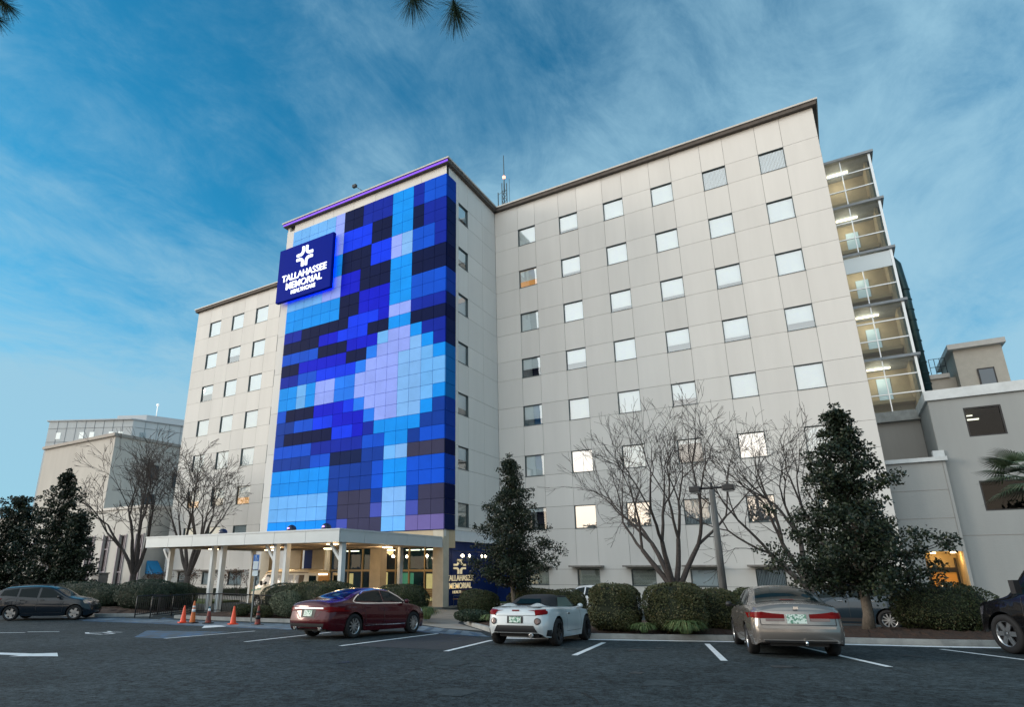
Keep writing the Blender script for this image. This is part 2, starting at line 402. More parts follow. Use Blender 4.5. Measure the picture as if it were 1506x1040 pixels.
def inset(poly, d):
    n = len(poly); area = sum(poly[k][0] * poly[(k + 1) % n][1] - poly[(k + 1) % n][0] * poly[k][1] for k in range(n))
    sg = 1 if area > 0 else -1; r = []
    for k in range(n):
        a, b, c = Vector(poly[k - 1]), Vector(poly[k]), Vector(poly[(k + 1) % n])
        e1, e2 = (b - a).normalized(), (c - b).normalized()
        nn = (Vector((-e1.y, e1.x)) + Vector((-e2.y, e2.x))).normalized() * sg
        r.append(tuple(b + nn * d / max(0.4, nn.dot(Vector((-e1.y, e1.x)) * sg))))
    return r
def bed(poly, nm, m):
    s = MB(); inner = inset(poly, 0.16); n = len(poly)
    zt = lambda x, y: gz(x, y) + 0.15
    area = sum(poly[k][0] * poly[(k + 1) % n][1] - poly[(k + 1) % n][0] * poly[k][1] for k in range(n))
    od = list(range(n)) if area > 0 else list(range(n))[::-1]
    for q in range(n):
        a, b = od[q], od[(q + 1) % n]
        for t in range(5):
            L = lambda p, r, u: (p[0] + (r[0] - p[0]) * u, p[1] + (r[1] - p[1]) * u)
            o1, o2 = L(poly[a], poly[b], t / 5), L(poly[a], poly[b], (t + 1) / 5)
            i1, i2 = L(inner[a], inner[b], t / 5), L(inner[a], inner[b], (t + 1) / 5)
            s.quad((*o1, gz(*o1) - .05), (*o2, gz(*o2) - .05), (*o2, zt(*o2)), (*o1, zt(*o1)))
            s.quad((*o1, zt(*o1)), (*o2, zt(*o2)), (*i2, zt(*i2)), (*i1, zt(*i1)))
    tag(s.build('kerb', M_conc), kind='structure')
    # mounded soil, bumpy grid clipped to the polygon
    bm = bmesh.new()
    pts = []
    for q in range(n):
        a, b = inner[od[q]], inner[od[(q + 1) % n]]
        for t in range(6): pts.append((a[0] + (b[0] - a[0]) * t / 6, a[1] + (b[1] - a[1]) * t / 6))
    vs = [bm.verts.new((x, y, gz(x, y) + 0.135)) for x, y in pts]
    f = bm.faces.new(vs)
    bmesh.ops.triangulate(bm, faces=[f])
    for _ in range(4): bmesh.ops.subdivide_edges(bm, edges=[e for e in bm.edges if e.calc_length() > 0.5], cuts=1, use_grid_fill=False); bmesh.ops.triangulate(bm, faces=bm.faces[:])
    rnd = random.Random(3)
    def dist(x, y):
        d = 9
        for k in range(n):
            a, b = Vector(inner[k]), Vector(inner[(k + 1) % n]); p = Vector((x, y)); t = max(0, min(1, (p - a).dot(b - a) / max(1e-6, (b - a).length_squared)))
            d = min(d, (p - (a + (b - a) * t)).length)
        return d
    for v in bm.verts:
        d = dist(v.co.x, v.co.y)
        v.co.z += min(d, 1.2) * 0.12 + (rnd.uniform(-.02, .03) if d > .05 else 0)
    me = bpy.data.meshes.new(nm); bm.to_mesh(me); bm.free(); me.materials.append(m)
    o = bpy.data.objects.new(nm, me); col.objects.link(o); tag(o, kind='structure')
bed(bedR, 'mulch_bed', M_mulch)
bed(bedL, 'mulch_bed', M_mulch)
bed(bedF, 'mulch_bed', M_mulch)
sheet('entrance_path', [(-16.3, 23.0), (-21.5, 31.6), (-16.8, 32.0), (-17.0, 29.2), (-14.8, 24.0), (-11.2, 19.9), (-13.5, 20.8)], M_walk, 0.02)
def gplane(nm, x0, x1, y0, y1, z, m): return tag(MB().box(x0, x1, y0, y1, -0.1, z).build(nm, m), kind='structure')
gplane('sidewalk', -60.0, -21.0, 31.4, 39.7, 0.12, M_walk)
gplane('sidewalk', -20.98, 2.9, 37.2, 38.2, 0.10, M_walk)
gplane('lawn', -20.98, 2.9, 38.22, 39.8, 0.14, M_grass)
gplane('lawn', -60.0, -38.2, 28.5, 31.38, 0.14, M_grass)
gplane('sidewalk', 2.95, 20, 37.6, 40.6, 0.11, M_walk)

def blob(cx, cy, r, seed):
    rnd = random.Random(seed); k = [rnd.uniform(.6, 1.2) for _ in range(9)]
    return [(cx + r * k[i] * math.cos(2 * PI * i / 9), cy + r * 1.5 * k[i] * math.sin(2 * PI * i / 9)) for i in range(9)]
M_oil = mat('oil_stained_asphalt', (.012, .016, .019), .6, c2=(.022, .030, .034), vscale=5, ramp=(.4, .6), bump=.5)
for i, (x, y, r) in enumerate(((-4.4, 15.2, .22), (-4.1, 16.1, .12), (-1.2, 13.2, .18), (-9.6, 15.5, .16), (-13.2, 13.2, .2), (1.0, 16.8, .2), (-6.8, 12.2, .13), (-16.2, 13.2, .2), (-3.2, 10.9, .14), (-8.5, 9.6, .12))):
    sheet('oil_stain', blob(x, y, r, i), M_oil, .006)
rnd = random.Random(5)
cr = []
for (x, y, a, n) in ((-1.6, 12.6, 2.6, 9), (-1.2, 13.0, .6, 5), (.9, 12.8, 2.0, 6), (-5.6, 9.8, 2.9, 10), (-9.4, 10.5, 2.7, 8), (-4.2, 8.4, .3, 7), (-12.5, 9.2, 2.8, 9), (-7.4, 8.2, 1.1, 6), (-2.6, 14.6, 2.2, 6)):
    p = [(x, y)]
    for _ in range(n):
        a += rnd.uniform(-.7, .7); d = rnd.uniform(.12, .3); p.append((p[-1][0] + d * math.cos(a), p[-1][1] + d * math.sin(a)))
    cr.append(p)
strip(cr, 'asphalt_crack', mat('crack_dark', (.006, .007, .008), .95), w=.022, off=.007)  # dark strips drawn along the cracks
M_pale = mat('dusty_asphalt', (.062, .076, .082), .95, c2=(.04, .052, .057), vscale=6, bump=.5, bscale=30, spec=.1)
for i, (x, y, r) in enumerate(((-4.7, 7.6, .3), (-6.6, 10.6, .35), (-2.5, 9.9, .3), (-10.4, 11.2, .4))): sheet('dusty_patch', blob(x, y, r, 40 + i), M_pale, .005)
strip([[(-34.5, 17.6), (-30.4, 18.3)], [(-24.6, 18.9), (-21.4, 19.6)]], 'blue_kerb_line', M_bluep, w=.2, off=.012)
# ================================================================== HOSPITAL
FY, FB, FX = 39.843, 32.213, -20.902       # long facades, tower front, tower side
TOPW, TOPC = 31.6, 32.0
row_top = [29.347 - 3.8 * r - (0.015 if r >= 6 else 0) for r in range(7)] + [2.31]
row_h = [1.543] * 7 + [1.0]
hosp = empty('hospital_building', (-20.9, 40, 0), 0, 'large cream concrete hospital block with a blue pixel mural tower beside the entrance canopy', 'building')
HI = Matrix.Translation((-20.9, 40, 0)).inverted()
def adopt(o, p):                       # keep world-built geometry in place under an Empty or part
    o.parent = p
    m = Matrix.Identity(4); q = p; off = Vector((0, 0, 0))
    while q: off += q.location; q = q.parent
    for v in o.data.vertices: v.co -= off
    o.data.update()
    return o
def panel_wall(name, fixed, axis, us, zs, holes, sgn, parent, thick=0.05, mat_=None, gap=0.02):
    """panels facing -y (axis 'x': varies in x) or +x (axis 'y')"""
    s = MB()
    def B(u0, u1, d0, d1, z0, z1):
        if axis == 'x': s.box(u0, u1, fixed + d0, fixed + d1, z0, z1)
        else: s.box(fixed - d1, fixed - d0, u0, u1, z0, z1)
    g_ = gap / 2
    for i in range(len(us) - 1):
        for j in range(len(zs) - 1):
            if (i, j) in holes: continue
            s.cur = 0; B(us[i] + g_, us[i + 1] - g_, 0, thick, zs[j] + g_, zs[j + 1] - g_)
            s.cur = 1; B(us[i], us[i + 1], thick + .002, thick + .25, zs[j], zs[j + 1])
    o = s.build(name, [mat_ or M_wall, M_seam]); return adopt(o, parent)

_win = {}
def window_proto(w, h, kind):
    """local: face towards -Y, origin at lower left corner of the opening on the wall face"""
    f = MB(); t = 0.045; d0, d1 = 0.10, 0.16
    f.box(0, t, d0, d1, 0, h).box(w - t, w, d0, d1, 0, h).box(t, w - t, d0, d1, 0, t).box(t, w - t, d0, d1, h - t, h)
    # reveal lining
    f.box(-.005, .012, .01, d0, 0, h).box(w - .012, w + .005, .01, d0, 0, h).box(.012, w - .012, .01, d0, h - .012, h + .004).box(-.03, w + .03, -.03, d0, -.035, .008)
    o = f.build('window', M_frame)
    p = MB().quad((t, d1 - .03, t), (w - t, d1 - .03, t), (w - t, d1 - .03, h - t), (t, d1 - .03, h - t)).build('pane', glass_mat('mirror_glass', (.8, .8, .8), .58) if kind == 'mirror' else M_glass, o)
    bh = {'full': 0.0, 'most': 0.33, 'gap': 0.2, 'half': 0.45, 'none': 0.86, 'warm': 0.38, 'curtain': 0.0, 'slat': 0.0, 'open': 0.3, 'mirror': 0.0}[kind]
    b = MB()
    if kind in ('curtain', 'slat'):
        n = int(w / 0.09)
        for k in range(n):
            x = t + (w - 2 * t) * k / n
            if kind == 'curtain':
                b.quad((x, .185, t), (x + .06, .22 if k % 2 else .185, t), (x + .06, .22 if k % 2 else .185, h - t), (x, .185, h - t))
        if kind == 'slat':
            n = int(h / 0.09)
            for k in range(n):
                z = t + (h - 2 * t) * k / n
                b.quad((t, .18, z), (w - t, .18, z), (w - t, .21, z + .065), (t, .21, z + .065))
    else:
        b.quad((t, .185, t + (h - 2 * t) * bh), (w - t, .185, t + (h - 2 * t) * bh), (w - t, .185, h - t), (t, .185, h - t))
        b.box(t, w - t, .18, .195, t + (h - 2 * t) * bh - .03, t + (h - 2 * t) * bh)
    bm_ = {'curtain': mat('curtain_grey', (0.60, 0.70, 0.78), 0.9), 'slat': mat('slat_blind', (0.55, 0.60, 0.56), 0.8)}.get(kind, M_blind)
    b.build('blind', bm_, o)
    r = MB(); r.cur = 0
    r.quad((0, .9, 0), (w, .9, 0), (w, .9, h), (0, .9, h)).quad((0, d1, 0), (0, .9, 0), (0, .9, h), (0, d1, h)).quad((w, d1, 0), (w, .9, 0), (w, .9, h), (w, d1, h)).quad((0, d1, 0), (w, d1, 0), (w, .9, 0), (0, .9, 0)).quad((0, d1, h), (w, d1, h), (w, .9, h), (0, .9, h))
    if kind == 'warm':
        mm = mat('warm_room', (0.5, 0.33, 0.15), 0.8, emit=(1.0, 0.55, 0.18), estr=0.28)
    elif kind in ('open',): mm = mat('blue_room', (0.10, 0.16, 0.2), 0.8)
    elif kind in ('most', 'gap'): mm = mat('teal_room', (0.22, 0.42, 0.52), 0.8)
    else: mm = M_dark
    r.build('room', mm, o)
    return o
def window(loc, kind, parent, w=1.531, h=1.543, rz=0.0):
    key = (kind, w, h)
    if key not in _win:
        o = window_proto(w, h, kind); _win[key] = o
    else:
        o = copy_tree(_win[key])
    o.parent = parent
    off = Vector((0, 0, 0)); q = parent
    while q: off += q.location; q = q.parent
    o.location = Vector(loc) - off; o.rotation_euler = (0, 0, rz)
    return o

# ---- right facade
cw, cs = 1.531, 3.6214
cols_r = [-18.755 + cs * k for k in range(6)]
us = [FX + .01]
for c in cols_r: us += [c, c + cw]
us.append(2.905)
zs = [0.0]
for r in reversed(range(8)): zs += [row_top[r] - row_h[r], row_top[r]]
zs.append(TOPW)
holes = set()
for k in range(6):
    for r in range(8):
        holes.add((1 + 2 * k, 1 + 2 * (7 - r)))
panel_wall('wall', FY, 'x', us, zs, holes, 1, hosp)
kinds_r = [
    'full gap full full curtain curtain',  # the two curtains at the right stand in for striped reflections
    'warm gap full full full full',
    'full full gap gap gap full',
    'half most full most gap most',
    'most full full open full full',
    'full mirror full none mirror full',
    'none mirror mirror curtain mirror full',
    'slat slat slat full curtain full']
for r in range(8):
    ks = kinds_r[r].split()
    for k in range(6):
        window((cols_r[k], FY, row_top[r] - row_h[r]), ks[k], hosp, cw, row_h[r])
# ---- left wing
cols_l = [-58.35, -54.45, -50.55, -46.75, -42.9]
cwl, hl = 1.95, 1.80
rtl = [29.75, 25.85, 22.0, 18.05, 14.15, 10.3, 6.45, 2.05]
rhl = [hl] * 7 + [1.15]
us = [-60.82]
for c in cols_l: us += [c, c + cwl]
us.append(-37.75)
zs = [0.0]
for r in reversed(range(8)): zs += [rtl[r] - rhl[r], rtl[r]]
zs.append(TOPW)
holes = {(1 + 2 * k, 1 + 2 * (7 - r)) for k in range(5) for r in range(8)}
panel_wall('wall', FY, 'x', us, zs, holes, 1, hosp)
kinds_l = ['full full full half warm', 'full half full warm full', 'half full full full full', 'full full full none full', 'full full full full full', 'warm half warm full full', 'full full full full full', 'most full full full full']
for r in range(8):
    ks = kinds_l[r].split()
    for k in range(5):
        window((cols_l[k], FY, rtl[r] - rhl[r]), ks[k], hosp, cwl, rhl[r])
# ---- tower side face
ys = [33.5, 33.945, 35.325, 37.6, FY]
zs = [4.72]
for r in reversed(range(7)): zs += [row_top[r] - row_h[r], row_top[r]]
zs.append(TOPW)
holes = {(1, 1 + 2 * (6 - r)) for r in range(7)}
panel_wall('wall', FX, 'y', ys, zs, holes, 1, hosp)
for r, kd in enumerate('open half full full most half slat'.split()):
    window((FX, 33.945, row_top[r] - row_h[r]), kd, hosp, 1.38, row_h[r], PI / 2)
# ---- tower front strips around the mural
zt = 31.0
panel_wall('wall', FB, 'x', [-37.754, -36.85], [4.3 + k * 3.35 for k in range(9)], set(), 1, hosp)
panel_wall('wall', FB, 'x', [-36.85 + 15.948 / 7 * k for k in range(8)], [30.8, TOPW], set(), 1, hosp)
s = MB()
s.box(-36.85, FX, FB + .05, FB + .3, 4.3, 30.8).box(FX - .3, FX - .05, FB + .1, 33.5, 4.72, TOPW)      # backing
s.box(-37.754, -37.5, FB + .06, FY, 4.3, TOPW)                                                       # hidden west flank
adopt(s.build('core_wall', M_wall), hosp)
s = MB(); s.box(FX - .045, FX, FB + .05, 33.49, 30.8, TOPW)
adopt(s.build('corner_wall', M_wall), hosp)
# ---- solid cores, ends, roofs
s = MB()
s.box(FX + .5, 2.9, FY + 1.1, 58, 0, TOPW - .05)
s.box(-60.8, -37.8, FY + 1.1, 58, 0, TOPW - .05)
s.box(-37.4, FX - 1.0, FB + .35, 58, 6.2, TOPW - .02)
adopt(s.build('building_core', M_wall), hosp)
s = MB()
s.box(2.6, 2.905, FY + .31, 58, 0, TOPW).box(-60.82, -60.5, FY + .31, 58, 0, TOPW)
adopt(s.build('end_wall', M_wall), hosp)
s = MB()
s.box(-61.2, -37.76, FY - .38, 58, TOPW + .28, TOPC)
s.box(-38.15, FX + .40, FB - .38, FY - .40, TOPW + .28, TOPC)
s.box(FX + .41, 3.25, FY - .38, 58, TOPW + .28, TOPC)
s.box(-37.75, FX + .40, FY - .39, 58, TOPW + .285, TOPC - .01)
adopt(s.build('cornice', M_cornice), hosp)
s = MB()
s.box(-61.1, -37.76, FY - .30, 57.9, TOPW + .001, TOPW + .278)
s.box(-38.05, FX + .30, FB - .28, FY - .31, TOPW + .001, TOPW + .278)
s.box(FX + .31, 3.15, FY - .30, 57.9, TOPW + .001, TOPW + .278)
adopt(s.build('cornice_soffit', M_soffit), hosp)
s = MB(); s.box(-38.05, FX + .28, FB - .315, FB - .285, TOPW + .06, TOPW + .22)
adopt(s.build('purple_glow_band', mat('purple_wash_glow', (0.2, 0.05, 0.7), 0.5, emit=(0.10, 0.03, 0.55), estr=0.65)), hosp)  # glowing strip added to imitate the purple light wash under the cornice
# ---- mural
MUR = """SSSSSLKKNNNCCNBB
SSSSSLKKNNNCCNBB
SSSSSLRRRKKCCKNN
SSSSSLRRRKKCCKNN
CCCCCCKKKRRLlBBN
CCCCCCKKKRRLlBBN
SSSSLLnnKKKCCKKK
SSSSLLnnKKKCCKKK
CCCCCCKKnnnCCBBB
CCCCCCKKnnnCCBBB
NNKKKKKRRRnLLNNN
KKKKnnRRRKKCCKKK
BBBBKKKnnnSLLCNN
KKnnnnnKKMLLLlCN
NNBBRRRRMLLLllSC
CCSCLLMMLLLLllSS
CCSCLLMMLLLLllSS
BKKKnnnRMLLLllSC
DDBBRRnnnMLLllCD
DKKKKKRRnNCCCCDD
BBBBNNNNNBBCCDBB
DDDDBBEEEDDSlGGG
CCCCCCDDDDBCCBBB
CCCCCCDDDDBCCBBB
SSSSSSDGGGDllDGG
SSSSSSDGGGpllpGG
CCCCCCDpGGGSSPPP""".split()
assert len(MUR) == 27 and all(len(r) == 16 for r in MUR)
MC = {'S': (0.16, 0.46, 0.93), 'C': (0.005, 0.29, 0.92), 'K': (0.001, 0.007, 0.055), 'N': (0.004, 0.022, 0.36), 'n': (0.003, 0.010, 0.62), 'B': (0.004, 0.085, 0.66),
      'R': (0.003, 0.045, 0.90), 'M': (0.018, 0.21, 0.95), 'L': (0.30, 0.40, 0.98), 'D': (0.004, 0.045, 0.33), 'G': (0.045, 0.045, 0.095), 'P': (0.16, 0.13, 0.36), 'p': (0.06, 0.085, 0.42), 'l': (0.22, 0.48, 0.92), 'E': (0.003, 0.014, 0.075), 'b': (0.003, 0.14, 0.45)}
keys = list(MC)
mm = [mat('mural_' + {'S': 'sky', 'C': 'azure', 'K': 'midnight', 'N': 'navy', 'n': 'indigo', 'B': 'blue', 'R': 'royal', 'M': 'cornflower', 'L': 'periwinkle', 'D': 'deep_blue', 'G': 'slate', 'P': 'violet', 'p': 'dusk_blue', 'E': 'ink', 'l': 'pale_sky', 'b': 'shaded_blue'}[k], MC[k], 0.6, var=0.10, vscale=0.8, spec=0.05) for k in keys]
[island_var(q, .06) for q in mm]
s = MB(); x0, x1, z0, z1 = -36.83, FX + .06, 4.72, 30.8
for r in range(27):
    for c in range(16):
        s.cur = keys.index(MUR[r][c])
        xa, xb = x0 + (x1 - x0) * c / 16, x0 + (x1 - x0) * (c + 1) / 16
        za, zb = z1 - (z1 - z0) * (r + 1) / 27, z1 - (z1 - z0) * r / 27
        s.box(xa + .012, xb - .012, FB - .09, FB + .03, za + .012, zb - .012)
    s.cur = keys.index({'G': 'K', 'B': 'D', 'L': 'b', 'S': 'b', 'C': 'b', 'N': 'E', 'P': 'E'}.get(MUR[r][15], MUR[r][15]))  # side return in darker tones: its shade is painted into the colours
    s.box(FX + .01, FX + .075, FB + .03, 33.46, za + .012, zb - .012)
adopt(s.build('mural', mm), hosp)
adopt(MB().box(x0 - .02, FX + .02, FB + .031, FB + .049, z0 - .04, z1 + .02).build('mural_backing', mat('mural_joint', (.004, .03, .14), .7, spec=.1)), hosp)
# ---- awnings over the ground floor windows
def awning(x, w, z):
    s = MB(); s.box(x - .34, x + w + .34, FY - .75, FY - .005, z + .14, z + .24)
    n = 8
    for i in range(n):
        a, b = -1 + 2 * i / n, -1 + 2 * (i + 1) / n
        fa, fb = .20 * (1 - a * a), .20 * (1 - b * b)
        xa, xb = x + w / 2 + a * (w / 2 + .22), x + w / 2 + b * (w / 2 + .22)
        s.quad((xa, FY - .6, z + .139), (xb, FY - .6, z + .139), (xb, FY - .05, z + .139 - fb), (xa, FY - .05, z + .139 - fa))
    adopt(s.build('awning', mat('weathered_awning', (0.27, 0.25, 0.23), 0.8, var=0.4, vscale=4)), hosp)
for x in cols_r: awning(x, cw, 2.31)
for x in cols_l: awning(x, cwl, 2.05)
# ---- recessed entrance under the tower
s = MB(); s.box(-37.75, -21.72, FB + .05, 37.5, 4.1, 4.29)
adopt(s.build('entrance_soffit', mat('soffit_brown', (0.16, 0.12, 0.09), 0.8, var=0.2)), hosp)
for x0_, x1_, y_ in ((-21.69, FX - .01, FB), (-32.1, -31.0, FB + .1), (-26.8, -25.9, FB + .1), (-37.4, -36.5, FB + .1)):
    s = MB(); s.box(x0_, x1_, y_, y_ + .65, 0.1, 1.55).box(x0_, x1_, y_, y_ + .65, 1.57, 3.1).box(x0_, x1_, y_, y_ + .65, 3.12, 4.69); s.box(x0_ + .02, x1_ - .02, y_ + .02, y_ + .63, 0.1, 4.6)
    adopt(s.build('pillar', mat('cream_stone_cladding', (0.52, 0.47, 0.38), 0.8, var=0.15, vscale=2)), hosp)
s = MB(); s.box(FX - .5, FX - .01, FB + .66, 33.6, 3.62, 4.7); s.box(-37.75, -21.7, FB, FB + .2, 4.3, 4.68)
adopt(s.build('beam', M_tan), hosp)
# navy feature wall along the side and round the inner corner
s = MB(); s.box(FX - .60, FX - .27, 33.61, 36.7, 0.1, 4.05).box(FX - .60, FX - .27, 36.72, FY - .1, 0.1, 4.05).box(FX - .27, -19.63, FY - .09, FY - .01, 0.1, 4.05).box(FX - .60, FX - .28, FB + .66, 33.6, 0.1, 3.61)
adopt(s.build('navy_wall', M_navy), hosp)
s = MB(); s.box(FX - .3, FX - .02, 33.6, FY, 4.051, 4.719)
adopt(s.build('band_wall', mat('pale_band_panel', (0.62, 0.66, 0.70), 0.7, var=0.08)), hosp)
# glazed lobby front
gy = 36.9
s = MB()
xs = [-34.6, -32.7, -31.3, -30.2, -29.2, -28.1, -26.9, -25.5, -24.4]
for x in xs: s.box(x - .05, x + .05, gy - .08, gy + .08, 0.12, 4.1)
s.box(xs[0], xs[-1], gy - .07, gy + .07, 2.15, 2.3).box(xs[0], xs[-1], gy - .07, gy + .07, 4.0, 4.1)
fr = adopt(s.build('lobby_frame', mat('bronze_frame', (0.30, 0.24, 0.15), 0.5, metal=0.3)), hosp)
pn = MB().quad((xs[0], gy, .12), (xs[-1], gy, .12), (xs[-1], gy, 4.1), (xs[0], gy, 4.1)).build('lobby_glass', M_glassd)
pn.parent = fr; pn.data.transform(Matrix.Translation(-Vector((-20.9, 40, 0))))
s = MB(); s.box(-37.5, -21.5, 39.5, 39.6, .12, 4.1)
adopt(s.build('lobby_back_wall', mat('lobby_teal', (0.012, 0.07, 0.10), 0.7, c2=(0.005, 0.015, 0.06), vscale=0.7)), hosp)
for xa, xb in ((-37.5, xs[0] - .05), (xs[-1] + .05, FX - .36)): adopt(MB().box(xa, xb, gy - .05, gy + .1, .12, 4.1).build('lobby_side_wall', M_navy), hosp)
s = MB(); s.box(-33.6, -33.1, gy + 1.0, gy + 1.05, .3, 2.0).box(-29.9, -29.35, gy + .6, gy + .65, .12, 2.1).box(-26.2, -25.0, gy + 1.2, gy + 1.25, .12, 2.0)
adopt(s.build('lit_doorway', mat('warm_doorway', (0.8, 0.5, 0.2), 0.6, emit=(1.0, 0.60, 0.22), estr=.75, c2=(0.5, 0.3, 0.1), vscale=2)), hosp)
s = MB(); s.box(-28.6, -27.3, gy + 1.1, gy + 1.15, .2, 2.05)
adopt(s.build('lit_panel', mat('green_lobby_light', (0.3, 0.7, 0.4), 0.6, emit=(0.25, 0.75, 0.42), estr=0.22)), hosp)
s = MB()
for x, y in ((-33.5, 38.2), (-29.6, 38.0), (-27.6, 38.3), (-25.9, 38.0)): s.box(x - .6, x + .6, y - .08, y + .08, 3.7, 3.75)
adopt(s.build('lobby_lamp', M_warm), hosp)
# cream wall behind the drop-off, left of the lobby
s = MB(); s.box(-37.7, -36.0, 35.0, 35.2, 0.12, 4.1)
adopt(s.build('porch_wall', M_tan), hosp)

# ---- letters and emblem
def text_mesh(body, size, bold=0.0, depth=0.04, spacing=1.0):
    c = bpy.data.curves.new('t', 'FONT'); c.body = body; c.size = size; c.align_x = 'CENTER'; c.extrude = depth; c.offset = bold; c.space_character = spacing
    o = bpy.data.objects.new('t', c); col.objects.link(o)
    bpy.context.view_layer.update()
    me = bpy.data.meshes.new_from_object(o.evaluated_get(bpy.context.evaluated_depsgraph_get()))
    bpy.data.objects.remove(o); bpy.data.curves.remove(c)
    return me
def emblem(size, depth=0.05):
    """four rounded L strokes forming a cross with a star-shaped gap"""
    s = MB(); w = 0.128 * size; gapc = 0.05 * size; R = 0.17 * size; L = 0.5 * size
    for qx, qy in ((1, 1), (-1, 1), (-1, -1), (1, -1)):
        cx = gapc + w / 2
        pts = [(cx, L)]
        for k in range(9):
            a = PI + (PI / 2) * k / 8
            pts.append((cx + R + R * math.cos(a), cx + R + R * math.sin(a)))
        pts.append((L, cx))
        Ls, Rs = [], []
        for k, p in enumerate(pts):
            a, b = Vector(pts[max(0, k - 1)]), Vector(pts[min(len(pts) - 1, k + 1)]); d = (b - a).normalized(); n = Vector((-d.y, d.x)) * w / 2
            Ls.append(Vector(p) + n); Rs.append(Vector(p) - n)
        for k in range(len(pts) - 1):
            c4 = [Ls[k], Ls[k + 1], Rs[k + 1], Rs[k]]
            v = [(p.x * qx, p.y * qy) for p in c4]
            if qx * qy > 0: v.reverse()
            i = len(s.v)
            s.v += [(x, y, depth) for x, y in v] + [(x, y, -depth) for x, y in v]
            s.face((i, i + 1, i + 2, i + 3)); s.face((i + 7, i + 6, i + 5, i + 4))
            for e in range(4): s.face((i + e, i + 4 + e, i + 4 + (e + 1) % 4, i + (e + 1) % 4))
    return s
def put_text(body, size, loc, rot, m, parent, name='lettering', bold=0.0, depth=0.04, spacing=1.0, sx=1.0, width=None):
    me = text_mesh(body, size, bold, depth, spacing)
    if width: xs_ = [v.co.x for v in me.vertices]; sx = width / (max(xs_) - min(xs_)); me.name = name; me.materials.clear(); me.materials.append(m)
    o = bpy.data.objects.new(name, me); col.objects.link(o); o.parent = parent
    off = Vector((0, 0, 0)); q = parent
    while q: off += q.location; q = q.parent
    o.location = Vector(loc) - off; o.rotation_euler = rot; o.scale = (sx, 1, 1)
    return o
M_letter = mat('lit_white_letters', (0.9, 0.92, 0.95), 0.4, emit=(0.85, 0.92, 1.0), estr=0.75)
M_signblue = mat('sign_face_blue', (0.0005, 0.012, 0.26), 0.6, var=0.05, spec=.03)
sign = empty('rooftop_sign', (-34.55, FB - .1, 26.4), 0, 'big dark blue sign box with white cross emblem near the top of the mural', 'sign')
s = MB(); s.box(-37.75, -31.5, FB - .62, FB - .28, 23.95, 28.95)
adopt(s.build('sign_box', M_signblue, bevel=0.05), sign)
s = MB(); s.box(-37.2, -31.62, FB - .26, FB - .17, 24.1, 28.8)
adopt(s.build('halo_light', mat('blue_halo', (0, 0.1, 1), 0.5, emit=(0.0, 0.07, 1.0), estr=2.2)), sign)
for x in (-36, -33): adopt(MB().box(x, x + .2, FB - .27, FB - .03, 24.6, 24.8).build('bracket', M_black), sign)
R90 = (PI / 2, 0, 0)
put_text('TALLAHASSEE', .86, (-34.55, FB - .66, 25.72), R90, M_letter, sign, bold=.008, depth=.03, width=5.1)
put_text('MEMORIAL', .86, (-34.52, FB - .66, 24.92), R90, M_letter, sign, bold=.008, depth=.03, width=4.1)
put_text('HEALTHCARE', .50, (-34.52, FB - .66, 24.38), R90, M_letter, sign, bold=.006, depth=.03, width=2.75)
em = emblem(1.85).build('emblem', M_letter); em.parent = sign; em.location = Vector((-34.6, FB - .66, 27.6)) - sign.location; em.rotation_euler = R90
M_brass = mat('pale_gold_letters', (0.70, 0.60, 0.40), 0.5, emit=(0.9, 0.72, 0.42), estr=0.28)
RY = (PI / 2, 0, PI / 2)
wsign = empty('wall_sign', (FX, 34.5, 1.5), 0, 'pale gold cross emblem and lettering on the navy wall behind the corner pillar', 'sign')
put_text('TALLAHASSEE', .50, (FX - .24, 34.62, 1.60), RY, M_brass, wsign, bold=.003, depth=.02, width=3.3)
put_text('MEMORIAL', .50, (FX - .24, 34.65, 1.13), RY, M_brass, wsign, bold=.003, depth=.02, width=2.75)
put_text('HEALTHCARE', .24, (FX - .24, 34.65, .84), RY, M_brass, wsign, bold=.0, depth=.02, width=1.9)
em = emblem(.92, .03).build('emblem', M_brass); em.parent = wsign; em.scale = (1.6, 1, 1); em.location = Vector((FX - .24, 34.55, 2.48)) - wsign.location; em.rotation_euler = RY

# ================================================================== CANOPY
CX0, CX1, CYF, CZB, CZT = -37.1, -20.95, 22.83, 3.60, 4.26
can = empty('entrance_canopy', (-29, 26, 0), 0, 'long flat white canopy on pairs of slim columns over the hospital drop-off', 'canopy')
s = MB(); n = 7
for k in range(n):
    a, b = CX0 + (CX1 - CX0) * k / n, CX0 + (CX1 - CX0) * (k + 1) / n
    s.box(a + .01, b - .01, CYF, CYF + .06, CZB, CZT - .08)
m_ = 5
for k in range(m_):
    a, b = CYF + .07 + (FB - .02 - CYF - .07) * k / m_, CYF + .07 + (FB - .02 - CYF - .07) * (k + 1) / m_
    s.box(CX1 - .06, CX1, a + .01, b - .01, CZB, CZT - .08); s.box(CX0, CX0 + .06, a + .01, b - .01, CZB, CZT - .08)
s.box(CX0 - .03, CX1 + .03, CYF - .03, FB - .1, CZT - .079, CZT)
adopt(s.build('fascia', M_greyfascia), can)
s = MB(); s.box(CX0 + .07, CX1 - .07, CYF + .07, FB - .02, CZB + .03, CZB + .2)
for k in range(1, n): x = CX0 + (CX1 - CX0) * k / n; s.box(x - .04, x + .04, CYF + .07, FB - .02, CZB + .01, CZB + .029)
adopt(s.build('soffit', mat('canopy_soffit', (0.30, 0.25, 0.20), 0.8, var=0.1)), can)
M_col = mat('column_paint', (0.60, 0.64, 0.66), 0.5, var=0.12, vscale=3)
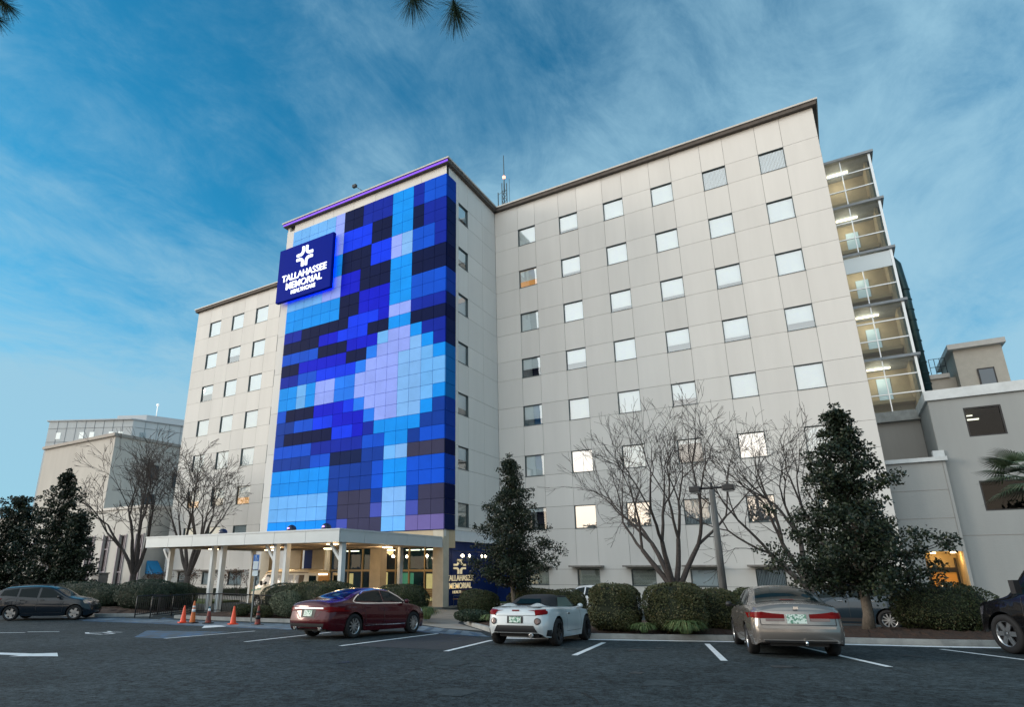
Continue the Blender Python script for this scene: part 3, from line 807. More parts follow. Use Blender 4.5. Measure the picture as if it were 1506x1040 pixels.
def column(x, y, brace):
    s = MB(); s.box(x - .105, x + .105, y - .15, y + .15, 0.0, CZB + .02)
    c = adopt(s.build('column', M_col, bevel=.012), can)
    if brace:
        b = MB(); b.obox((x - .42, y, CZB - .50), (-.40, 0, .46), (0, .07, 0), (.05, 0, .045))
        adopt(b.build('brace', M_col), c)
for x, y, br in ((-38.1 + 1.6, 24.3, 1), (-31.25, 23.5, 0), (-30.4, 23.5, 0), (-25.9, 23.4, 1), (-25.1, 23.4, 0), (-21.2, 23.4, 1), (-36.5, 30.8, 0), (-29.2, 30.8, 0), (-23, 30.6, 0)): column(x, y, br)
for x, y in ((-36.0, 27.0), (-29.9, 26.9), (-34.2, 30.2), (-23.4, 25.0), (-28.6, 30.2), (-23.7, 30.2)):
    s = MB().lathe([(0.0, CZB + .028), (.30, CZB + .028), (.30, CZB - .02), (.0, CZB - .02)], (x, y, 0), n=16)
    adopt(s.build('downlight', M_warm), can)
for i, (x, y) in enumerate(((-30.0, 26.9), (-23.5, 25.2), (-24, 30.2))):
    l = bpy.data.lights.new('canopy_lamp', 'POINT'); l.energy = 85; l.color = (1, .68, .36); l.shadow_soft_size = .3
    o = bpy.data.objects.new('canopy_lamp', l); col.objects.link(o); o.parent = can; o.location = Vector((x, y, CZB - .25)) - can.location
for i, (x, y) in enumerate(((-30.5, 34.6), (-25.5, 34.8))):
    l = bpy.data.lights.new('porch_lamp', 'POINT'); l.energy = 75; l.color = (1, .66, .32); l.shadow_soft_size = .3
    o = bpy.data.objects.new('porch_lamp', l); col.objects.link(o); o.parent = hosp; o.location = Vector((x, y, 3.7)) - hosp.location
# dome uplights on the canopy roof
for i, (x, y, lb) in enumerate(((-30.4, 23.3, 'small dark dome floodlight on the canopy roof, leftmost of the three'), (-24.7, 23.2, 'dark dome floodlight on the canopy roof below the left edge of the mural'), (-22.2, 23.2, 'dark dome floodlight glowing violet on the canopy roof near its front corner'))):
    d = MB().lathe([(.30, 0), (.30, .1), (.26, .24), (.15, .34), (0, .38)], n=16).build('roof_floodlight', mat('dark_dome', (0.01, .015, .05), .2))
    d.location = (x, y, CZT + .001); tag(d, lb, 'floodlight', 'dome floodlights on the canopy roof')
    d.scale = (.85, .85, .85)
    if i: 
        e = MB().lathe([(.0, .0), (.1, .0), (.08, .06), (0, .08)], n=10).build('lamp', mat('violet_led', (.5, .3, 1), .4, emit=(.45, .185, 1), estr=4)); e.parent = d; e.location = (0, -.24, .12)

# pendant lamps hung between the pillar and the porch
pend = [(-27.6, 33.6), (-27.0, 33.8), (-25.7, 33.4), (-25.3, 34.4), (-22.8, 33.2), (-20.6, 34.0), (-20.5, 34.7), (-20.3, 36.0), (-20.3, 36.5), (-20.2, 38.1)]
names_ = ['first', 'second', 'third', 'fourth', 'fifth', 'sixth', 'seventh', 'eighth', 'ninth', 'tenth']
for i, (x, y) in enumerate(pend):
    big = i in (2, 5)
    t_ = empty('string_lamp', (x, y, 3.15), 0, 'small glowing bulb under the porch, %s from the left in the row of bulbs' % names_[i], 'lamp', 'glowing bulbs strung across the porch')
    MB().lathe([(0, -.11), (.07 + .03 * big, -.05), (.07 + .03 * big, .03), (.03, .09)], n=10).build('bulb', mat('bulb_glow', (1, .9, .75), .5, emit=(1, .85, .6), estr=9), t_)
    MB().tube([(0, 0, .08), (0, 0, .88 if x < FX - .4 else .25)], .012, 5).build('cord', M_black, t_)
wire = MB().tube([(FX - .2, 33.7, 3.45), (-20.55, 34.6, 3.4), (-20.3, 36.3, 3.4), (-20.2, 38.1, 3.4), (-20.4, FY - .1, 3.5)], .015, 5).build('light_string_cable', M_black)
tag(wire, 'thin black cable carrying bulbs along the navy wall', 'cable')
# bench
def bench(loc, rz, lb):
    t_ = empty('bench', loc, rz, lb, 'bench', 'benches by the navy wall')
    mw = mat('bench_wood', (0.22, 0.11, 0.06), .6, var=.3, vscale=6)
    s = MB(); [s.box(-.75, .75, -.25 + k * .13, -.15 + k * .13, .42, .46) for k in range(4)]; s.build('seat', mw, t_)
    s = MB(); [s.obox((0, .30 + k * .02, .56 + k * .12), (.75, 0, 0), (0, .012, 0), (0, .01, .05)) for k in range(4)]; s.build('backrest', mw, t_)
    for x in (-.65, .65):
        s = MB(); s.tube([(x, -.25, 0), (x, -.25, .42), (x, .28, .42), (x, .36, .98)], .02, 6).tube([(x, .28, .42), (x, .30, 0)], .02, 6).tube([(x, -.25, .42), (x, -.25, .62), (x, .3, .62)], .018, 6); s.build('leg', M_frame, t_)
bench((FX + .55, 33.6, .12), PI / 2 + PI, 'brown slatted bench against the navy wall right of the corner pillar')
bench((-22.9, 34.6, .12), PI, 'brown slatted bench in the porch left of the corner pillar')

# ================================================================== ROOF KIT
t_ = empty('radio_mast', (-30, 60, 31.9), 0, 'thin lattice radio mast with whip aerials and red beacon above the roof', 'mast')
s = MB()
for a in range(3):
    an = a * 2 * PI / 3; s.tube([(.45 * math.cos(an), .45 * math.sin(an), 0), (.35 * math.cos(an), .35 * math.sin(an), 18.5)], .06, 5)
for k in range(24):
    z = k * .73
    for a in range(3):
        a0, a1 = a * 2 * PI / 3, (a + 1) * 2 * PI / 3; r0, r1 = .45 - .1 * k / 24, .45 - .1 * (k + 1) / 24
        s.tube([(r0 * math.cos(a0), r0 * math.sin(a0), z), (r1 * math.cos(a1), r1 * math.sin(a1), z + .73)], .04, 4)
s.build('lattice', M_frame, t_)
MB().tube([(0, 0, 17.4), (0, 0, 22.9)], [.09, .05], 5).tube([(-.9, 0, 0), (-.9, 0, 17.5)], .07, 5).tube([(-.9, 0, 17.2), (.2, 0, 17.6)], .035, 4).tube([(.7, 0, 12), (.75, 0, 19)], .03, 4).tube([(-.5, 0, 10), (-.45, 0, 15.5)], .03, 4).tube([(.1, 0, 14.5), (1.1, 0, 15.2)], .03, 4).build('aerial', M_frame, t_)
MB().lathe([(0, 0), (.2, .1), (.2, .35), (0, .5)], (0, 0, 19.3), n=8).build('beacon', mat('red_beacon', (.9, .3, .2), .5, emit=(1, .35, .2), estr=2.5), t_)
t_ = empty('wind_gauge', (-29.2, 32.6, TOPC), 0, 'small dark wind gauge on a leaning arm at the mural tower roof edge', 'wind gauge')
MB().tube([(0, 0, 0), (0, 0, .45)], .06, 6).tube([(-.25, 0, .35), (.25, 0, .35)], .05, 6).tube([(0, 0, .4), (-1.15, 0, 1.45)], .025, 5).build('arm', M_black, t_)
MB().box(-1.42, -1.05, -.12, .12, 1.38, 1.62).build('gauge_head', M_black, t_)
# ================================================================== STAIR TOWER
st = empty('glass_stair_tower', (4.4, 45, 0), 0, 'glass stair tower with lit strip lights behind the right end of the hospital', 'stair tower')
SY, SX0, SX1 = 45.0, 2.95, 6.0
flz = [11.7, 15.3, 19.05, 22.85, 26.6, 30.35]
M_tube = mat('strip_light', (1, .95, .85), .5, emit=(1.0, .86, .62), estr=3.5)
M_stwall = mat('stair_plaster', (0.50, 0.44, 0.34), 0.85, var=0.1)
M_stceil = mat('stair_ceiling', (0.34, 0.36, 0.36), 0.85)
M_mull = mat('aluminium_mullion', (0.62, 0.65, 0.67), 0.35, metal=0.5)
for k in range(5):
    z0, z1 = flz[k], flz[k + 1]
    s = MB(); s.box(SX0 - 1.6, SX1 + .22, SY - .22, SY + 4, z1 - .15, z1 + .02)
    adopt(s.build('floor_slab', mat('slab_edge', (0.30, 0.33, 0.36), .6, var=.2)), st)
    s = MB()
    s.box(SX1 - .12, SX1 + .02, SY - .06, SY + .10, z0 + .03, z1 - .16)
    s.box(SX0 + 1.23, SX0 + 1.29, SY - .05, SY + .05, z0 + .03, z1 - .16)
    for h in (.33, .66): s.box(SX0 - 1.5, SX1 - .13, SY - .04, SY + .04, z0 + (z1 - z0) * h - .04, z0 + (z1 - z0) * h + .03)
    pass
    adopt(s.build('mullion', M_mull), st)
    s = MB(); s.quad((SX0 - 1.5, SY, z0), (SX1 - .05, SY, z0), (SX1 - .05, SY, z1 - .155), (SX0 - 1.5, SY, z1 - .155)).quad((SX1 - .04, SY + .1, z0), (SX1 - .04, SY + 3.8, z0), (SX1 - .04, SY + 3.8, z1 - .155), (SX1 - .04, SY + .1, z1 - .155))
    adopt(s.build('glazing', glass_mat('stair_glass', (.62, .68, .66), -.02)), st)
    s = MB(); s.box(SX0 - 1.6, SX1 - .12, SY + 2.6, SY + 2.7, z0 + .03, z1 - .16); s.box(SX1 - .3, SX1 - .12, SY + .9, SY + 2.59, z0 + .03, z1 - .16)
    adopt(s.build('back_wall', M_stwall), st)
    s = MB(); s.box(SX0 - 1.6, SX1 - .32, SY + 1.7, SY + 2.59, z0 + 1.0, z0 + 1.25)
    adopt(s.build('landing', mat('stair_beige', (.5, .42, .3), .8)), st)
    s = MB(); s.box(SX0 + .45, SX0 + 1.75, SY + 1.2, SY + 1.38, z1 - .36, z1 - .27)
    adopt(s.build('strip_lamp', M_tube), st)
    if k in (0, 1, 2, 3):
        s = MB(); s.box(SX0 + .95, SX0 + 1.7, SY + 2.5, SY + 2.58, z0 + 1.3, z0 + 2.9)
        adopt(s.build('door_panel', mat('pale_blue_door', (.40, .55, .66), .5, emit=(.4, .6, .8), estr=.25)), st)
    l = bpy.data.lights.new('stair_lamp', 'POINT'); l.energy = 30; l.color = (1, .82, .58); l.shadow_soft_size = .25
    o = bpy.data.objects.new('stair_lamp', l); col.objects.link(o); o.parent = st; o.location = Vector((SX0 + 1.1, SY + 1.7, z1 - .8)) - st.location
s = MB(); s.box(SX0 - 1.5, SX1 - .13, SY - .07, SY - .045, flz[3] - 1.35, flz[3] - .24)
adopt(s.build('spandrel_panel', mat('frosted_panel', (.72, .80, .84), .5)), st)
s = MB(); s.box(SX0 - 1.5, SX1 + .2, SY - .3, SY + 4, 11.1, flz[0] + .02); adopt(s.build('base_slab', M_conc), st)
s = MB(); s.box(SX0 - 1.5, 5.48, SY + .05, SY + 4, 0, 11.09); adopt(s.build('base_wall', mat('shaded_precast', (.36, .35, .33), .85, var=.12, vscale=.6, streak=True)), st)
# duct riser behind it
t_ = empty('duct_riser', (6.42, 49.5, 0), 0, 'dark green metal duct bending up beside the glass stair tower', 'duct')
s = MB().tube([(0.35, 0, 10), (.35, 0, 21.5), (.25, 0, 23.4), (-.2, 0, 24.3), (-1.2, 0, 24.6)], .30, 12)
for k in range(15): s.lathe([(.34, 0), (.34, .07)], (.35, 0, 10.4 + k * .78), n=12)
s.build('pipe', mat('green_grey_duct', (.02, .055, .06), .4, metal=.5, var=.4, vscale=2), t_)
MB().box(.30, .42, -.1, .4, 12, 12.2).build('bracket', M_frame, t_)

# ================================================================== RIGHT WING
rw = empty('right_wing', (15, 41, 0), 0, 'grey rendered three storey wing with dark windows at the right edge', 'building')
M_rw = mat('grey_render', (0.31, 0.325, 0.325), 0.88, var=0.10, vscale=0.5, bump=0.25, bscale=12, streak=True)
RY0 = 41.0
s = MB()
W = [(6.93, 8.5, 9.1, 10.7), (6.85, 9.0, 5.2, 6.75)]
xs = [5.5, 6.85, 6.93, 8.5, 9.0, 30]
zs = [0, 4.0, 5.2, 6.75, 9.1, 10.7, 11.5]
def inwin(a, b, c, d):
    return any(a >= w[0] - 1e-6 and b <= w[1] + 1e-6 and c >= w[2] - 1e-6 and d <= w[3] + 1e-6 for w in W)
for i in range(len(xs) - 1):
    for j in range(len(zs) - 1):
        if inwin(xs[i], xs[i + 1], zs[j], zs[j + 1]): continue
        s.quad((xs[i], RY0, zs[j]), (xs[i + 1], RY0, zs[j]), (xs[i + 1], RY0, zs[j + 1]), (xs[i], RY0, zs[j + 1]))
s.quad((5.5, 60, 0), (5.5, RY0, 0), (5.5, RY0, 11.5), (5.5, 60, 11.5)).quad((5.5, RY0, 11.5), (30, RY0, 11.5), (30, 60, 11.5), (5.5, 60, 11.5)).quad((30, RY0, 0), (30, 60, 0), (30, 60, 11.5), (30, RY0, 11.5))
adopt(s.build('wall', M_rw), rw)
s = MB(); s.box(5.38, 30.2, RY0 - .14, RY0 + .3, 11.3, 11.85).box(5.38, 5.8, RY0 + .31, 60, 11.3, 11.84)
adopt(s.build('parapet', mat('parapet_flashing', (.60, .64, .66), .5, var=.15, vscale=1.5)), rw)
s = MB(); s.box(5.6, 30, RY0 - .012, RY0 - .002, 3.97, 4.0).box(12, 12.03, RY0 - .012, RY0 - .002, 4.0, 11.3)
adopt(s.build('wall_joint', M_seam), rw)
for wi, w in enumerate(W):
    f = MB(); x0, x1, z0, z1 = w; t = .07
    f.box(x0, x0 + t, RY0 + .02, RY0 + .14, z0, z1).box(x1 - t, x1, RY0 + .02, RY0 + .14, z0, z1).box(x0 + t, x1 - t, RY0 + .02, RY0 + .14, z0, z0 + t).box(x0 + t, x1 - t, RY0 + .02, RY0 + .14, z1 - t, z1)
    fo = adopt(f.build('window', M_black), rw)
    adopt(MB().quad((x0 + t, RY0 + .1, z0 + t), (x1 - t, RY0 + .1, z0 + t), (x1 - t, RY0 + .1, z1 - t), (x0 + t, RY0 + .1, z1 - t)).build('pane', glass_mat('dark_pane', (.30, .36, .38), -.02)), fo)
    r = MB(); r.quad((x0, RY0 + 2.5, z0), (x1 + 1, RY0 + 2.5, z0), (x1 + 1, RY0 + 2.5, z1 + .6), (x0, RY0 + 2.5, z1 + .6)).quad((x0, RY0 + .15, z0), (x0, RY0 + 2.5, z0), (x0, RY0 + 2.5, z1 + .6), (x0, RY0 + .15, z1 + .6)).quad((x0, RY0 + .15, z0), (x1 + 1, RY0 + .15, z0), (x1 + 1, RY0 + 2.5, z0), (x0, RY0 + 2.5, z0)).quad((x0, RY0 + .15, z1), (x1 + 1, RY0 + .15, z1 + .02), (x1 + 1, RY0 + 2.5, z1 + .02), (x0, RY0 + 2.5, z1))
    adopt(r.build('room', mat('brown_room', (.04, .032, .026), .9, c2=(.012, .012, .012), vscale=2)), fo)
    if wi == 0:
        adopt(MB().box(x0 + .12, x0 + .75, RY0 + 1.0, RY0 + 1.15, z1 - .5, z1 - .44).box(x0 + .4, x0 + .65, RY0 + 1.8, RY0 + 1.9, z1 - .12, z1 - .07).build('ceiling_light', M_tube), fo)
# lower volume with the lit entry
lv = empty('low_entry_block', (4.2, 40.7, 0), 0, 'low grey block with a metal coping and a warmly lit entry recess', 'building')
LY = 40.7
s = MB(); s.quad((2.92, LY, 3.2), (5.49, LY, 3.2), (5.49, LY, 7.9), (2.92, LY, 7.9)).quad((2.92, LY, 0), (3.85, LY, 0), (3.85, LY, 3.2), (2.92, LY, 3.2)).quad((2.92, LY, 7.9), (5.49, LY, 7.9), (5.49, SY, 7.9), (2.92, SY, 7.9)).box(5.491, 5.62, LY, LY + .29, 0, 7.9)
adopt(s.build('wall', M_rw), lv)
s = MB(); s.box(2.92, 5.5, LY - .01, LY - .002, 6.36, 6.385).box(2.92, 5.5, LY - .01, LY - .002, 4.88, 4.905).box(5.47, 5.49, LY - .01, LY - .002, 3.2, 7.9)
adopt(s.build('wall_joint', M_seam), lv)
s = MB(); s.box(2.91, 5.72, LY - .16, LY + .2, 7.9, 8.12).box(5.2, 5.7, LY + .21, LY + .8, 7.9, 8.5)
adopt(s.build('coping', mat('coping_metal', (.50, .54, .56), .45, var=.15)), lv)
M_jamb = mat('entry_plaster', (.55, .45, .28), .8, var=.1)
s = MB(); s.quad((3.85, LY, 0), (3.85, LY + 2.4, 0), (3.85, LY + 2.4, 3.2), (3.85, LY, 3.2)).quad((5.49, LY, 0), (5.49, LY + 2.4, 0), (5.49, LY + 2.4, 3.2), (5.49, LY, 3.2)).quad((3.85, LY + 2.4, 0), (5.49, LY + 2.4, 0), (5.49, LY + 2.4, 3.2), (3.85, LY + 2.4, 3.2)).quad((3.85, LY, 3.2), (5.49, LY, 3.2), (5.49, LY + 2.4, 3.2), (3.85, LY + 2.4, 3.2))
adopt(s.build('recess', M_jamb), lv)
s = MB(); s.box(4.2, 5.3, LY + 2.3, LY + 2.38, .1, 2.15); d = adopt(s.build('door', mat('orange_door', (.55, .25, .05), .6, emit=(1, .42, .06), estr=.12)), lv)  # door given a faint glow of its own to look lit
adopt(MB().box(4.55, 4.95, LY + 2.25, LY + 2.29, 1.2, 1.65).build('vision_panel', mat('door_window', (.7, .7, .6), .4, emit=(1, .8, .5), estr=.3)), d)
adopt(MB().box(4.6, 4.9, LY + 2.22, LY + 2.245, 1.25, 1.6).build('notice', M_dark), d)
s = MB(); s.box(4.1, 4.18, LY + 2.2, LY + 2.38, .1, 2.9).box(5.32, 5.40, LY + 2.2, LY + 2.38, .1, 2.9).box(4.18, 5.32, LY + 2.2, LY + 2.38, 2.16, 2.4)
adopt(s.build('door_frame', M_black), lv)
for i, (x, y) in enumerate(((5.2, LY + 1.0), (4.4, LY + 1.6))):
    adopt(MB().lathe([(0, 3.19), (.12, 3.19), (.12, 3.13), (0, 3.13)], (x, y, 0), n=12).build('downlight', M_warm), lv)
    l = bpy.data.lights.new('entry_lamp', 'POINT'); l.energy = 9; l.color = (1, .62, .22); l.shadow_soft_size = .12
    o = bpy.data.objects.new('entry_lamp', l); col.objects.link(o); o.parent = lv; o.location = Vector((x, y, 2.85)) - lv.location
# penthouse
ph = empty('penthouse_block', (10, 52, 0), 0, 'small cream block with one dark window above the right wing roof', 'building')
s = MB(); s.box(8.75, 11.3, 50.5, 56, 11, 16.7).box(7.2, 8.74, 51.5, 56, 11, 15.1)
adopt(s.build('wall', mat('penthouse_render', (.50, .46, .40), .85, var=.1)), ph)
s = MB(); s.box(8.45, 11.5, 50.1, 56, 16.7, 17.05).box(7.0, 8.44, 51.3, 56, 15.1, 15.4)
adopt(s.build('roof_edge', M_cornice), ph)
w_ = adopt(MB().box(9.75, 10.65, 50.42, 50.49, 13.9, 15.2).build('window', M_black), ph)
adopt(MB().box(9.83, 10.57, 50.40, 50.415, 14.0, 15.1).build('pane', mat('smoked_pane', (.12, .15, .18), .1)), w_)
s = MB()
for k in range(4): s.tube([(7.5 + k * .3, 51.6, 15.4), (7.5 + k * .3, 51.6, 16.6)], .02, 4)
s.tube([(7.5, 51.6, 16.6), (8.4, 51.6, 16.6)], .02, 4).tube([(7.5, 51.6, 16.0), (8.4, 51.6, 16.0)], .02, 4)
adopt(s.build('roof_railing', M_black), ph)

# ================================================================== LEFT BACKGROUND BUILDINGS
lb_ = empty('low_chapel_wing', (-80, 38, 0), 0, 'low cream building with tall narrow dark windows at the far left', 'building')
M_low = mat('cream_render', (.62, .60, .56), .85, var=.12, vscale=.6, bump=.2, bscale=10, streak=True)
LX1, LYF = -62.0, 38.0
LT = 8.7
wins = [(-63.5 - 3.13 * k, 1.15) for k in range(14)]
s = MB(); cur = -112.0; spans = []
for x, w in sorted(wins):
    s.box(cur, x, LYF, LYF + .3, 0, LT); cur = x + w
    s.box(x, x + w, LYF, LYF + .3, 5.9, LT); s.box(x, x + w, LYF, LYF + .3, 0, .6)
s.box(cur, LX1, LYF, LYF + .3, 0, LT)
s.box(LX1 - .3, LX1, LYF + .301, 56, 0, LT)
s.box(-112, LX1 - .31, LYF + 1.2, 56, 0, LT - .05)
adopt(s.build('wall', M_low), lb_)
for x, w in wins:
    f = MB(); f.box(x - .14, x - .02, LYF - .10, LYF - .01, .5, 6.0).box(x + w + .02, x + w + .14, LYF - .10, LYF - .01, .5, 6.0)
    for z in (.6, 2.0, 4.4, 5.8): f.box(x + .005, x + w - .005, LYF + .12, LYF + .2, z, z + .1)
    f.box(x + w / 2 - .03, x + w / 2 + .03, LYF + .13, LYF + .19, .7, 5.8)
    fo = adopt(f.build('tall_window', mat('mauve_frame', (.34, .30, .34), .5)), lb_)
    adopt(MB().quad((x, LYF + .21, .6), (x + w, LYF + .21, .6), (x + w, LYF + .21, 5.9), (x, LYF + .21, 5.9)).build('pane', mat('dark_violet_glass', (.02, .02, .035), .12, c2=(.05, .03, .02), vscale=.6, spec=.35)), fo)
s = MB(); s.box(-112, LX1 + .12, LYF - .15, LYF + .35, LT, LT + .28).box(LX1 - .35, LX1 + .12, LYF + .36, 56, LT, LT + .28)
adopt(s.build('roof_edge', M_cornice), lb_)
s = MB(); [s.box(LX1 - 2.4 - 6.26 * k, LX1 - 2.2 - 6.26 * k, LYF - .05, LYF - .01, 7.3, 7.6) for k in range(5)]
adopt(s.build('wall_vent', M_black), lb_)
t_ = empty('blue_awning', (-60.9, 40.5, 0), 0, 'small bright blue fabric awning in the corner beside the left wing', 'awning')
s = MB(); s.quad((-60.6, 38.5, 2.0), (-60.6, 39.7, 2.0), (-61.9, 39.7, 3.2), (-61.9, 38.5, 3.2)); s.quad((-60.6, 38.5, 1.85), (-60.6, 39.7, 1.85), (-60.6, 39.7, 2.0), (-60.6, 38.5, 2.0)); s.face([s.vert((-60.6, 38.5, 1.85)), s.vert((-61.9, 38.5, 1.85)), s.vert((-61.9, 38.5, 3.2))])
s.quad((-61.9, 38.5, 1.85), (-61.9, 39.7, 1.85), (-61.9, 39.7, 3.2), (-61.9, 38.5, 3.2))
adopt(s.build('canvas', mat('blue_canvas', (.01, .22, .50), .7, var=.1)), t_)
# mid block
mb_ = empty('rear_block', (-100, 50, 0), 0, 'big plain cream block with a darker side face behind the low left building', 'building')
s = MB(); s.box(-110.2, -89.6, 48, 60, 0, 21.44)
adopt(s.build('wall', mat('taupe_render', (.50, .47, .43), .88, var=.14, vscale=.3, streak=True)), mb_)
s = MB(); s.box(-110.6, -89.35, 47.65, 60.2, 21.45, 21.9); adopt(s.build('roof_edge', mat('weathered_coping', (.33, .30, .27), .7, var=.2)), mb_)
for k, (y, z) in enumerate(((53.5, 15.8), (53.5, 11.3), (58.0, 14.9), (53.5, 6.8))):
    w_ = adopt(MB().box(-89.59, -89.5, y, y + 1.9, z, z + 2.2).build('window', M_black), mb_)
    adopt(MB().box(-89.49, -89.47, y + .15, y + 1.75, z + .15, z + 2.05).build('pane', mat('dark_blank_glass', (.03, .04, .05), .15)), w_)
# farthest white block, turned
ub = empty('far_white_block', (-160, 95, 0), 0, 'pale panelled block with small square windows, highest and farthest at the left', 'building')
A, B_, C_ = Vector((-171.4, 74.3)), Vector((-150.6, 84.5)), Vector((-151.5, 106))
def wallpoly(a, b, z0, z1, off=0.0):
    d = (b - a).normalized(); n = Vector((d.y, -d.x)) * off; return a + n, b + n
s = MB(); s.prism([tuple(A), tuple(B_), (-140.5, 112.0), (-165, 118), (-185, 95)], 0, 39.5)
adopt(s.build('wall', mat('pale_panel', (.58, .60, .61), .7, var=.06, vscale=.4)), ub)
s = MB(); s.prism([(-171.8, 73.8), (-150.5, 83.9), (-139.8, 112.0), (-165, 118.5), (-186, 95)], 39.5, 39.8)
s.prism([(-158.5, 84.5), (-150.9, 88.0), (-142.0, 110.0), (-160, 112)], 39.8, 41.6); adopt(s.build('roof_edge', mat('pale_edge', (.52, .54, .56), .7)), ub)
def onwall(a, b, nm, m, lst, proud):
    d = (b - a).normalized(); n = Vector((d.y, -d.x)); L = (b - a).length; s = MB()
    for u, z, w, h in lst:
        c = a + d * u + n * proud
        s.obox((c.x, c.y, z), (d.x * w / 2, d.y * w / 2, 0), (n.x * .06, n.y * .06, 0), (0, 0, h / 2))
    return adopt(s.build(nm, m), ub)
side = Vector((-140.5, 112.0))
seams = [(11.6, 37.6, 23.1, .07), (11.6, 34.0, 23.1, .07)] + [(k * 2.55, 36, .07, 7) for k in range(1, 9)]
onwall(A, B_, 'panel_joint', mat('pale_joint', (.22, .24, .26), .8), seams, .02)
onwall(B_, side, 'panel_joint', mat('pale_joint', (.22, .24, .26), .8), [(14, 37.6, 27, .07), (14, 34.0, 27, .07)] + [(k * 2.9, 36, .07, 7) for k in range(1, 10)], .02)
M_lw = mat('lit_square_window', (.75, .8, .8), .4, emit=(.9, .92, .85), estr=.25)
for u in (3.2, 9.6, 12.4, 17.6, 20.2): w_ = onwall(A, B_, 'window', M_lw, [(u, 35.6, 1.2, 1.7)], .05)
for u in (2.5, 14.5, 18.5): w_ = onwall(B_, side, 'window', mat('grey_square_window', (.35, .4, .42), .3), [(u, 35.6, 1.4, 1.7)], .05)
adopt(MB().tube([(-150, 90, 41.6), (-150, 90, 44.4)], .12, 5).lathe([(0, 44.2), (.35, 44.4), (.35, 44.9), (0, 45.1)], (-150, 90, 0), n=8).build('roof_lamp', mat('roof_globe', (.9, .9, .9), .5, emit=(1, 1, .95), estr=.3)), ub)
# ================================================================== VEGETATION
def leafmat(name, a, b, c, scale=9, rough=0.55):
    if name in _m: return _m[name]
    m = mat(name, a, rough, spec=.3)
    t = m.node_tree; bs = t.nodes['Principled BSDF']
    g = t.nodes.new('ShaderNodeNewGeometry')
    n = t.nodes.new('ShaderNodeTexWhiteNoise'); n.noise_dimensions = '1D'
    t.links.new(g.outputs['Random Per Island'], n.inputs['W'])
    r = t.nodes.new('ShaderNodeValToRGB'); r.color_ramp.elements[0].color = (*a, 1); r.color_ramp.elements[0].position = 0.0
    r.color_ramp.elements[1].color = (*b, 1); r.color_ramp.elements[1].position = 0.8
    e = r.color_ramp.elements.new(1.0); e.color = (*c, 1)
    t.links.new(n.outputs['Value'], r.inputs[0]); t.links.new(r.outputs[0], bs.inputs['Base Color'])
    return m
M_hedge = leafmat('hedge_leaf', (.026, .038, .015), (.045, .060, .022), (.085, .065, .03))
M_hedge2 = leafmat('hedge_leaf_olive', (.036, .046, .018), (.064, .068, .026), (.10, .075, .032))
M_hedge3 = leafmat('hedge_leaf_silver', (.075, .095, .06), (.14, .16, .10), (.18, .18, .12))
M_hedge4 = leafmat('hedge_leaf_dark', (.014, .030, .018), (.028, .050, .028), (.05, .06, .03))
M_ever = leafmat('glossy_evergreen_leaf', (.007, .014, .009), (.018, .030, .015), (.042, .050, .022), rough=.45)
M_core = mat('hedge_core', (.012, .018, .008), .95)
def leaf(s, p, d, size, rnd):
    """a small folded leaf quad"""
    d = d.normalized(); u = d.orthogonal().normalized(); u = (Matrix.Rotation(rnd.uniform(0, 2 * PI), 3, d) @ u)
    w = d.cross(u) * size * .34; l = (u * .8 + d * .6).normalized() * size
    i = len(s.v); s.v += [tuple(p - w * .4), tuple(p + l * .5 - w), tuple(p + l), tuple(p + l * .5 + w)]
    s.face((i, i + 1, i + 2, i + 3))
def nz3(p, k):
    return math.sin(p.x * k + 1.3) * math.sin(p.y * k * 1.1 + .7) * math.sin(p.z * k * .9 + 2.1)
def bush(name, loc, rx, ry, h, label, m=None, n=7000, e=2.6, seed=1, group='clipped shrubs in the planting beds', size=.052, rz=0, wob=.1):
    rnd = random.Random(seed); m = m or M_hedge
    t_ = empty(name, loc, rz, label, 'shrub', group)
    s = MB(); c = MB()
    def sp(a, b):
        # superellipsoid direction -> point, flat-ish bottom, leaves down to the soil
        ca, sa, cb, sb = math.cos(a), math.sin(a), math.cos(b), math.sin(b)
        pw = lambda v: math.copysign(abs(v) ** (2 / e), v)
        return Vector((rx * pw(cb) * pw(ca), ry * pw(cb) * pw(sa), h * .52 + h * .5 * pw(sb)))
    for _ in range(int(n * 1.5)):
        z = rnd.uniform(-.92, 1); b = math.asin(z); a = rnd.uniform(0, 2 * PI)
        p = sp(a, b)
        d = Vector((p.x / rx ** 2, p.y / ry ** 2, (p.z - h * .5) / (h * .5) ** 2)).normalized()
        k = 1 + wob * nz3(p + Vector((seed, 0, 0)), 3.1) + .05 * nz3(p, 8) - abs(rnd.gauss(0, .035))
        q = Vector((p.x * k, p.y * k, max(.02, h * .5 + (p.z - h * .5) * k)))
        leaf(s, q, d + Vector((rnd.uniform(-.6, .6), rnd.uniform(-.6, .6), rnd.uniform(-.3, .7))), size * rnd.uniform(.7, 1.35), rnd)
    s.build('foliage', m, t_)
    na, nb = 20, 12
    ids = [[c.vert(sp(2 * PI * i / na, -PI / 2 * .98 + PI * .98 * j / nb) * .90) for i in range(na)] for j in range(nb + 1)]
    for j in range(nb):
        for i in range(na): c.face((ids[j][i], ids[j][(i + 1) % na], ids[j + 1][(i + 1) % na], ids[j + 1][i]))
    o = c.build('branches', M_core, t_); o.location.z = h * .03
    return t_
def gb(x, y, dz=.18): return (x, y, gz(x, y) + dz)
bush('shrub', gb(-6.22, 19.4), .74, .74, 1.36, 'tall drum-shaped clipped shrub right of the white roadster', M_hedge2, 9000, 3.4, 2)
bush('shrub', gb(-4.42, 19.75), .88, .8, 1.36, 'broad rounded olive shrub in front of the bare multi-stemmed tree', M_hedge2, 10000, 3.0, 3)
